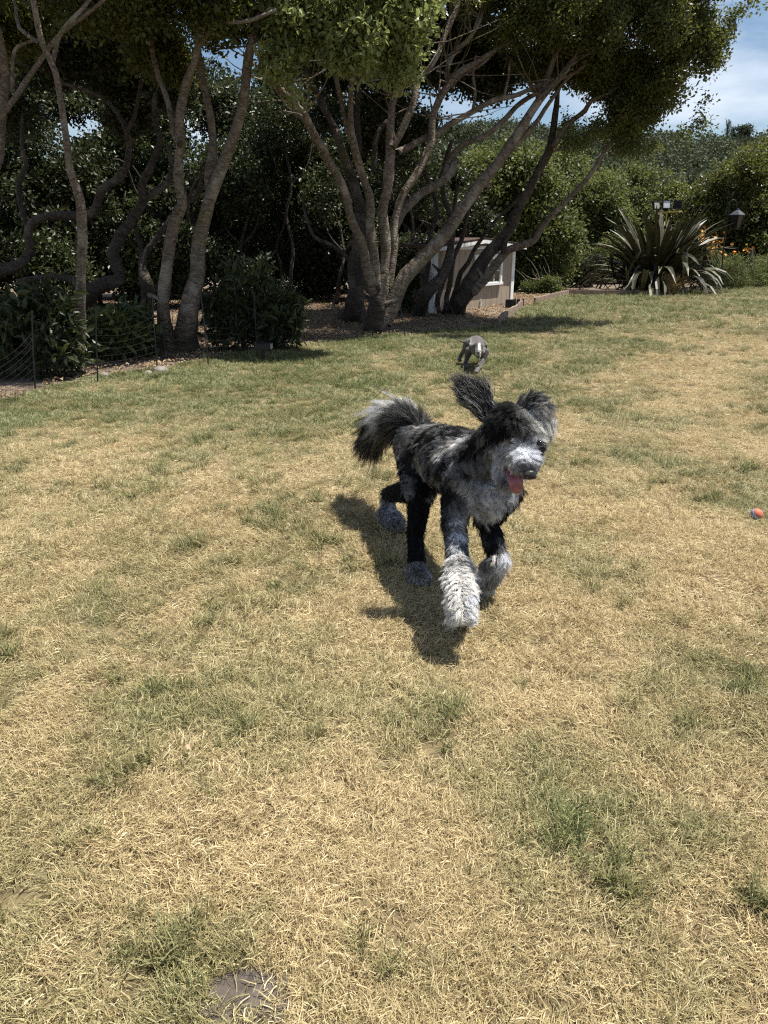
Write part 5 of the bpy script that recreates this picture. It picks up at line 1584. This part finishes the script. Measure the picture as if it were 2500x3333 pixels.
def coat(P, k):
    v = np.array([base[s[0]] for s in segs])[k]
    Q = P + (np.stack([fbm(P * 22 + 9 * j, 60 + j, 3) for j in range(3)], 1) - .5) * .06
    for px, py, Y, r_, val, st in patches:
        c = A3((px, py, Y))
        w = st * np.clip(1.5 - np.linalg.norm(Q - c, axis=1) / r_, 0, 1)
        w = w * w * (3 - 2 * w)
        vv_ = min(.82, val * 1.45) if val > .09 else val
        v = v * (1 - w) + vv_ * w
    # merle streaks
    n1 = fbm(P * np.array([26, 26, 14]), 81, 3)
    v = v * np.exp((n1 - .5) * np.where(v > .3, 1.5, 2.8))
    hi = np.isin(NM[k], ['torso', 'rh_thigh', 'neck'])
    v = np.where(hi & (fbm(P * 30, 90, 2) > .56), np.maximum(v, .15), v)
    tl_ = NM[k] == 'tail'
    tw = np.clip((P[:, 2] - .590) / .02 + 1.0 * (fbm(P * 18, 95, 2) - .5), 0, 1) * np.clip((4.14 - P[:, 1]) / .1, 0, 1) * np.clip((P[:, 1] - 3.80) / .03, 0, 1)
    v = np.where(tl_, np.where(rg.random(len(P)) < .25, .16, .028) * (1 - tw) + .62 * tw, v)
    eu = NM[k] == 'ear_up'
    v = np.where(eu & (rg.random(len(P)) < .22), .40, v)
    ef = NM[k] == 'ear_fold'
    v = np.where(ef & (rg.random(len(P)) < .28), .38, v)
    return v


cam_p = np.array([0, 0, CAM_H])
EYES = [A3((1664, 1434, 2.645)), A3((1757, 1444, 2.625))]
NOSE = A3((1722, 1540, 2.555))
MOUTH = A3((1676, 1556, 2.60))
MUZ = (A3((1692, 1450, 2.67)), A3((1714, 1512, 2.585)))


def make_fur(name, select, n, clump_every=22, radius=.00055, seed=0, clump=.75):
    P, N_ = sample(int(n))
    k, _ = nearest(P)
    m_ = select(NM[k])
    P, N_, k = P[m_], N_[m_], k[m_]
    F = np.array([s[5] for s in segs])[k]; L = np.array([s[6] for s in segs])[k]; cu = np.array([s[7] for s in segs])[k]; lf = np.array([s[8] for s in segs])[k]
    # muzzle: fur parts on the bridge and falls to both sides
    mz = NM[k] == 'muzzle'
    if mz.any():
        ax = unit(MUZ[1] - MUZ[0])
        q = P - MUZ[0]; lat = q - (q @ ax)[:, None] * ax
        F = np.where(mz[:, None], unit(unit(lat) * .8 + down * .55 - ax * .15), F)
    rp = np.isin(NM[k], ['rf_paw'])
    if rp.any():   # the paw's fur parts along its middle
        c = A3((1502, 1930, 2.46)); lat = np.sign(P[:, 0] - c[0] - .002)[:, None] * np.array([1.0, 0, 0])
        F = np.where(rp[:, None], unit(F * .75 + lat * .8), F)
    tlm = NM[k] == 'tail'
    F = np.where(tlm[:, None], unit(F * .55 + np.array([-.25, .1, -.55]) + N_ * .25), F)
    jit = (np.stack([fbm(P * 16 + 5 * j, 40 + j, 2) for j in range(3)], 1) - .5) * 1.5 + rg.normal(0, .12, F.shape)
    smooth_ = np.isin(NM[k], ['tail', 'ear_up', 'ear_fold'])
    jit[smooth_] *= .28
    F = unit(F + jit)
    t = F - (F * N_).sum(1, keepdims=True) * N_
    t = unit(t)
    L = L * np.exp(rg.normal(0, .22, len(P))) * (0.8 + .4 * fbm(P * 25, seed + 4, 2))
    for e in EYES: L = L * np.clip((np.linalg.norm(P - e, axis=1) - .012) / .045, .12, 1)
    L = L * np.clip((np.linalg.norm(P - NOSE, axis=1) - .02) / .045, .1, 1)
    L = L * np.clip(np.linalg.norm(P - MOUTH, axis=1) / .05, .35, 1)
    K = 8
    s = np.linspace(0, 1, K)[None, :, None]
    d0 = unit(N_ * lf[:, None] + t * (1 - lf[:, None]))
    grav = np.where(tlm[:, None], 0.55, 0.18) * down
    X = P[:, None] + L[:, None, None] * (d0[:, None] * s + (t - N_ * (lf * .55)[:, None] + grav)[:, None] * (s ** 2) * .45)
    # clumps
    nc = max(8, len(P) // clump_every)
    ci = rg.permutation(len(P))[:nc]
    kd = kdtree.KDTree(nc)
    for j, i in enumerate(ci): kd.insert(P[i], j)
    kd.balance()
    own = np.array([kd.find(p)[1] for p in P.tolist()])
    ph = rg.uniform(0, 6.28, nc)[own]; frq = rg.uniform(.7, 1.35, nc)[own]
    b1 = np.cross(t, N_)
    amp = (cu * L)[:, None, None] * s ** .8
    ang = ph[:, None] + 6.28 * frq[:, None] * s[0, :, 0][None, :]
    X = X + amp * (np.cos(ang)[:, :, None] * b1[:, None] + .6 * np.sin(ang)[:, :, None] * N_[:, None])
    C = X[ci][own]; off = (P - P[ci][own])[:, None]
    w = clump * s ** 1.3
    X = X * (1 - w) + (C + off * .25) * w
    X[:, 0] = P
    X += rg.normal(0, .0012, X.shape) * s
    X[:, :, 2] = np.maximum(X[:, :, 2], .012)
    v = coat(P, k) * np.exp(rg.normal(0, .24, nc))[own] * np.exp(rg.normal(0, .10, len(P)))
    v = np.where(v < .07, v * .55, v)
    v = np.clip(v, .004, .80)
    col = v[:, None] * np.where(fbm(P * 9, 99, 2)[:, None] > .55, TAN, GREY)
    cd = bpy.data.hair_curves.new(name)
    cd.add_curves([K] * len(P))
    cd.attributes['position'].data.foreach_set('vector', X.astype(np.float32).ravel())
    ra = cd.attributes.get('radius') or cd.attributes.new('radius', 'FLOAT', 'POINT')
    rr_ = radius * (1 - .75 * np.linspace(0, 1, K) ** 1.5)
    ra.data.foreach_set('value', np.tile(rr_, len(P)).astype(np.float32))
    ca = cd.attributes.new('fur_color', 'FLOAT_COLOR', 'CURVE')
    ca.data.foreach_set('color', np.concatenate([col, np.ones((len(P), 1))], 1).astype(np.float32).ravel())
    cd.materials.append(M_fur)
    o = link(name, cd, dog)
    return o


m, nt, bs, out = newmat('fur')
fa = nt.nodes.new('ShaderNodeAttribute'); fa.attribute_name = 'fur_color'
nt.links.new(fa.outputs['Color'], bs.inputs['Base Color'])
bs.inputs['Roughness'].default_value = 0.55
bs.inputs['Specular IOR Level'].default_value = 0.13
M_fur = m

HEAD = ['cranium', 'cheek', 'muzzle', 'jaw']
EARS = ['ear_up', 'ear_fold']
make_fur('body_fur', lambda n: ~np.isin(n, HEAD + EARS + ['tail']), 300000, 20, .00045, 1, .66)
make_fur('head_fur', lambda n: np.isin(n, HEAD), 460000, 24, .00042, 2, .72)
make_fur('ear_fur', lambda n: np.isin(n, EARS), 300000, 18, .00045, 3, .6)
make_fur('tail_fur', lambda n: n == 'tail', 260000, 22, .0005, 4, .65)

# eyes, nose, tongue
m, nt, bs, out = newmat('wet black'); M_wet = m
bs.inputs['Base Color'].default_value = (0.006, 0.005, 0.005, 1); bs.inputs['Roughness'].default_value = 0.12
M_nose = noisemat('nose leather', (0.010, 0.010, 0.011), (0.028, 0.027, 0.028), scale=120, rough=0.42, bump=0.5, bdist=.002)
M_tongue = noisemat('tongue', (0.17, 0.05, 0.065), (0.27, 0.09, 0.105), scale=40, rough=0.35, bump=0.2, spec=.6, bdist=.003)
M_mouth = plain('mouth', (0.10, 0.025, 0.03), .5)
for e in EYES:
    tc_ = Vector(e) + (Vector(cam_p) - Vector(e)).normalized() * .018
    MB().add(*ellipsoid(tc_, ((.012, 0, 0), (0, .012, 0), (0, 0, .012)))).build('eye', M_wet, dog, True)
nc_ = at(1724, 1547, 2.532)
nv = [ellipsoid(nc_, ((.026, .004, 0), (-.002, .016, 0), (0, 0, .017))), ellipsoid(nc_ + Vector((0, .002, .008)), ((.021, 0, 0), (0, .015, 0), (0, 0, .012))),
      ellipsoid(nc_ + Vector((-.014, -.004, -.004)), ((.011, 0, 0), (0, .010, 0), (0, 0, .010))), ellipsoid(nc_ + Vector((.014, -.004, -.004)), ((.011, 0, 0), (0, .010, 0), (0, 0, .010)))]
nose = fuse('nose', nv, M_nose, .002, 3)
nose.parent = dog
for sx in (-.0125, .0125):
    MB().add(*ellipsoid(nc_ + Vector((sx, -.0155, -.005)), ((.0042, 0, 0), (0, .003, 0), (0, 0, .0032)))).build('nostril', M_wet, nose, True)
# tongue: a thick spoon shaped slab curling over the lower lip
ctl = [at(1668, 1528, 2.655), at(1673, 1545, 2.615), at(1678, 1566, 2.592), at(1682, 1590, 2.590), at(1684, 1602, 2.596)]
P_, _r = spline(ctl, [1] * 5, .006)
b = MB(); W_ = 9; n_ = len(P_)
vt, vb = [], []
for i, p in enumerate(P_):
    t = i / (n_ - 1); w_ = .034 * (1 - .25 * t) * math.sqrt(max(0.02, 1 - max(0, (t - .55) / .47) ** 2))
    d = (P_[min(i + 1, n_ - 1)] - P_[max(i - 1, 0)]).normalized(); sd = Vector((.93, -.25, .16)); nn_ = sd.cross(d).normalized()
    if nn_.y > 0: nn_ = -nn_
    for j in range(W_):
        q = (j / (W_ - 1) - .5) * 2
        c = p + sd * (q * w_) + nn_ * (.006 * (q * q))
        e = .005 * math.sqrt(max(0.05, 1 - q * q * .9))
        vt.append(c + nn_ * e); vb.append(c - nn_ * e)
nv_ = n_ * W_
f = []
for i in range(n_ - 1):
    for j in range(W_ - 1):
        a_ = i * W_ + j
        f += [(a_, a_ + 1, a_ + W_ + 1, a_ + W_), (nv_ + a_, nv_ + a_ + W_, nv_ + a_ + W_ + 1, nv_ + a_ + 1)]
    for j, fl_ in ((0, 0), (W_ - 1, 1)):
        a_ = i * W_ + j
        f.append((a_, a_ + W_, nv_ + a_ + W_, nv_ + a_))
for i in (0, n_ - 1):
    f += [(i * W_ + j, i * W_ + j + 1, nv_ + i * W_ + j + 1, nv_ + i * W_ + j) for j in range(W_ - 1)]
b.add(vt + vb, f)
b.build('tongue', M_tongue, dog, True)
MB().add(*ellipsoid(at(1672, 1538, 2.66), ((.036, 0, 0), (0, .03, .0), (0, 0, .022)))).build('mouth', M_mouth, dog, True)

# ------------------------------------------------------------------ small grey dog
pp_ = []


def c2(a, b): pp_.append(capsule(at(*a[:3]), at(*b[:3]), a[3], b[3]))


c2((1543, 1122, 9.30, .080), (1551, 1124, 9.14, .090)); c2((1551, 1124, 9.14, .088), (1555, 1140, 8.90, .100)); c2((1555, 1140, 8.90, .098), (1556, 1150, 8.80, .075))
c2((1556, 1136, 8.86, .075), (1556, 1135, 8.72, .060))
pp_.append(ellipsoid(at(1556, 1136, 8.66), ((.066, 0, 0), (0, .065, 0), (0, 0, .058))))
c2((1556, 1147, 8.60, .042), (1556, 1158, 8.525, .034)); c2((1556, 1164, 8.62, .036), (1556, 1169, 8.55, .026))
pp_.append(ellipsoid(at(1546, 1152, 8.63), ((.034, 0, 0), (0, .04, 0), (0, 0, .036)))); pp_.append(ellipsoid(at(1566, 1153, 8.63), ((.034, 0, 0), (0, .04, 0), (0, 0, .036))))
g1, g2 = G(1514, 1203, .025), G(1549, 1217, .025)
c2((1527, 1150, 8.92, .050), (1519, 1176, 8.93, .030)); pp_.append(capsule(at(1519, 1176, 8.93), g1, .028, .026)); pp_.append(ellipsoid(g1 + Vector((0, -.02, -.002)), ((.032, 0, 0), (0, .042, 0), (0, 0, .024))))
c2((1580, 1152, 8.88, .048), (1571, 1182, 8.84, .032)); pp_.append(capsule(at(1571, 1182, 8.84), g2, .030, .026)); pp_.append(ellipsoid(g2 + Vector((0, -.02, -.002)), ((.032, 0, 0), (0, .042, 0), (0, 0, .024))))
c2((1526, 1128, 9.24, .075), (1515, 1146, 9.30, .046)); c2((1515, 1146, 9.30, .042), (1502, 1160, 9.38, .026)); c2((1502, 1160, 9.38, .026), (1494, 1177, 9.36, .024)); c2((1494, 1177, 9.36, .026), (1498, 1181, 9.30, .022))
c2((1566, 1130, 9.24, .070), (1572, 1150, 9.28, .042)); c2((1572, 1150, 9.28, .036), (1568, 1170, 9.36, .024))
c2((1522, 1119, 9.38, .022), (1507, 1121, 9.52, .014)); c2((1507, 1121, 9.52, .014), (1494, 1116, 9.62, .010)); c2((1494, 1116, 9.62, .010), (1486, 1111, 9.68, .007))
# folded ears
for sx in (-1, 1):
    bse = at(1556 + sx * 17, 1126, 8.70); tip = at(1556 + sx * 27, 1131, 8.66); dd = (tip - bse); l_ = dd.length; dd.normalize()
    nn_ = Vector((0, -1, .5)); nn_ = (nn_ - dd * nn_.dot(dd)).normalized()
    pp_.append(ellipsoid(bse.lerp(tip, .5), (dd * l_ * .8, nn_ * .011, dd.cross(nn_) * .032)))
    pp_.append(ellipsoid(tip + Vector((0, -.012, -.02)), (dd * .02, Vector((0, .010, 0)), Vector((0, -.008, .032)))))
for i_, (v_, f_) in enumerate(pp_): pp_[i_] = ([Vector(q) + Vector((0, 0, .03)) for q in v_], f_)
pup = fuse('dog', pp_, None, .0085, 3)
tag(pup, 'small smooth grey dog with a white blaze running behind the shaggy dog', 'dog')
V2, N2, T2 = mesh_arrays(pup.data)
V2 = V2 - np.array([0, 0, .03])
m, nt, bs, out = newmat('short grey coat')
va = nt.nodes.new('ShaderNodeAttribute'); va.attribute_name = 'coat'
nt.links.new(va.outputs['Color'], bs.inputs['Base Color'])
bs.inputs['Roughness'].default_value = .5; bs.inputs['Specular IOR Level'].default_value = .35
bs.inputs['Sheen Weight'].default_value = .25
pup.data.materials.clear(); pup.data.materials.append(m)
cv = np.tile(np.array([.080, .068, .061]), (len(V2), 1)) * (0.85 + .3 * fbm(V2 * 30, 5, 3))[:, None]


def pupc(px, py, Y, r_, c, sx=1.0):
    global cv
    d = (V2 - A3((px, py, Y))) * np.array([1 / sx, .6, 1])
    w = np.clip(1.6 - np.linalg.norm(d, axis=1) / r_ * 1.0, 0, 1)[:, None]
    cv = cv * (1 - w) + np.array(c) * w


wht = (.62, .60, .57)
for q in ((1560, 1130, 8.60, .013), (1560, 1135, 8.59, .012), (1560, 1141, 8.585, .012), (1559, 1147, 8.56, .016)): pupc(*q, (.74, .72, .70))
pupc(1550, 1160, 8.52, .018, (.42, .40, .38)); pupc(1564, 1161, 8.52, .020, wht)
pupc(1554, 1174, 8.62, .035, (.50, .46, .43)); pupc(1545, 1178, 8.80, .045, (.55, .50, .46))
pupc(1546, 1142, 8.60, .014, (.05, .045, .045)); pupc(1568, 1143, 8.60, .014, (.05, .045, .045)); pupc(1556, 1166, 8.52, .010, (.05, .03, .03))
pupc(1550, 1218, g2.y, .014, wht)
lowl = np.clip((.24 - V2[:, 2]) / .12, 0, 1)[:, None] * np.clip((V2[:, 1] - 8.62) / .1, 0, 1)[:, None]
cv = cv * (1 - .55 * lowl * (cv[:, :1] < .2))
ca = pup.data.attributes.new('coat', 'FLOAT_COLOR', 'POINT')
ca.data.foreach_set('color', np.concatenate([cv, np.ones((len(cv), 1))], 1).astype(np.float32).ravel())
for px, py in ((1546, 1141), (1568.5, 1142)):
    MB().add(*ellipsoid(at(px, py, 8.612) + Vector((0, 0, .03)), ((.009, 0, 0), (0, .009, 0), (0, 0, .007)))).build('eye', M_wet, pup, True)
MB().add(*ellipsoid(at(1556, 1157, 8.497) + Vector((0, 0, .03)), ((.017, 0, 0), (0, .012, 0), (0, 0, .012)))).build('nose', M_nose, pup, True)
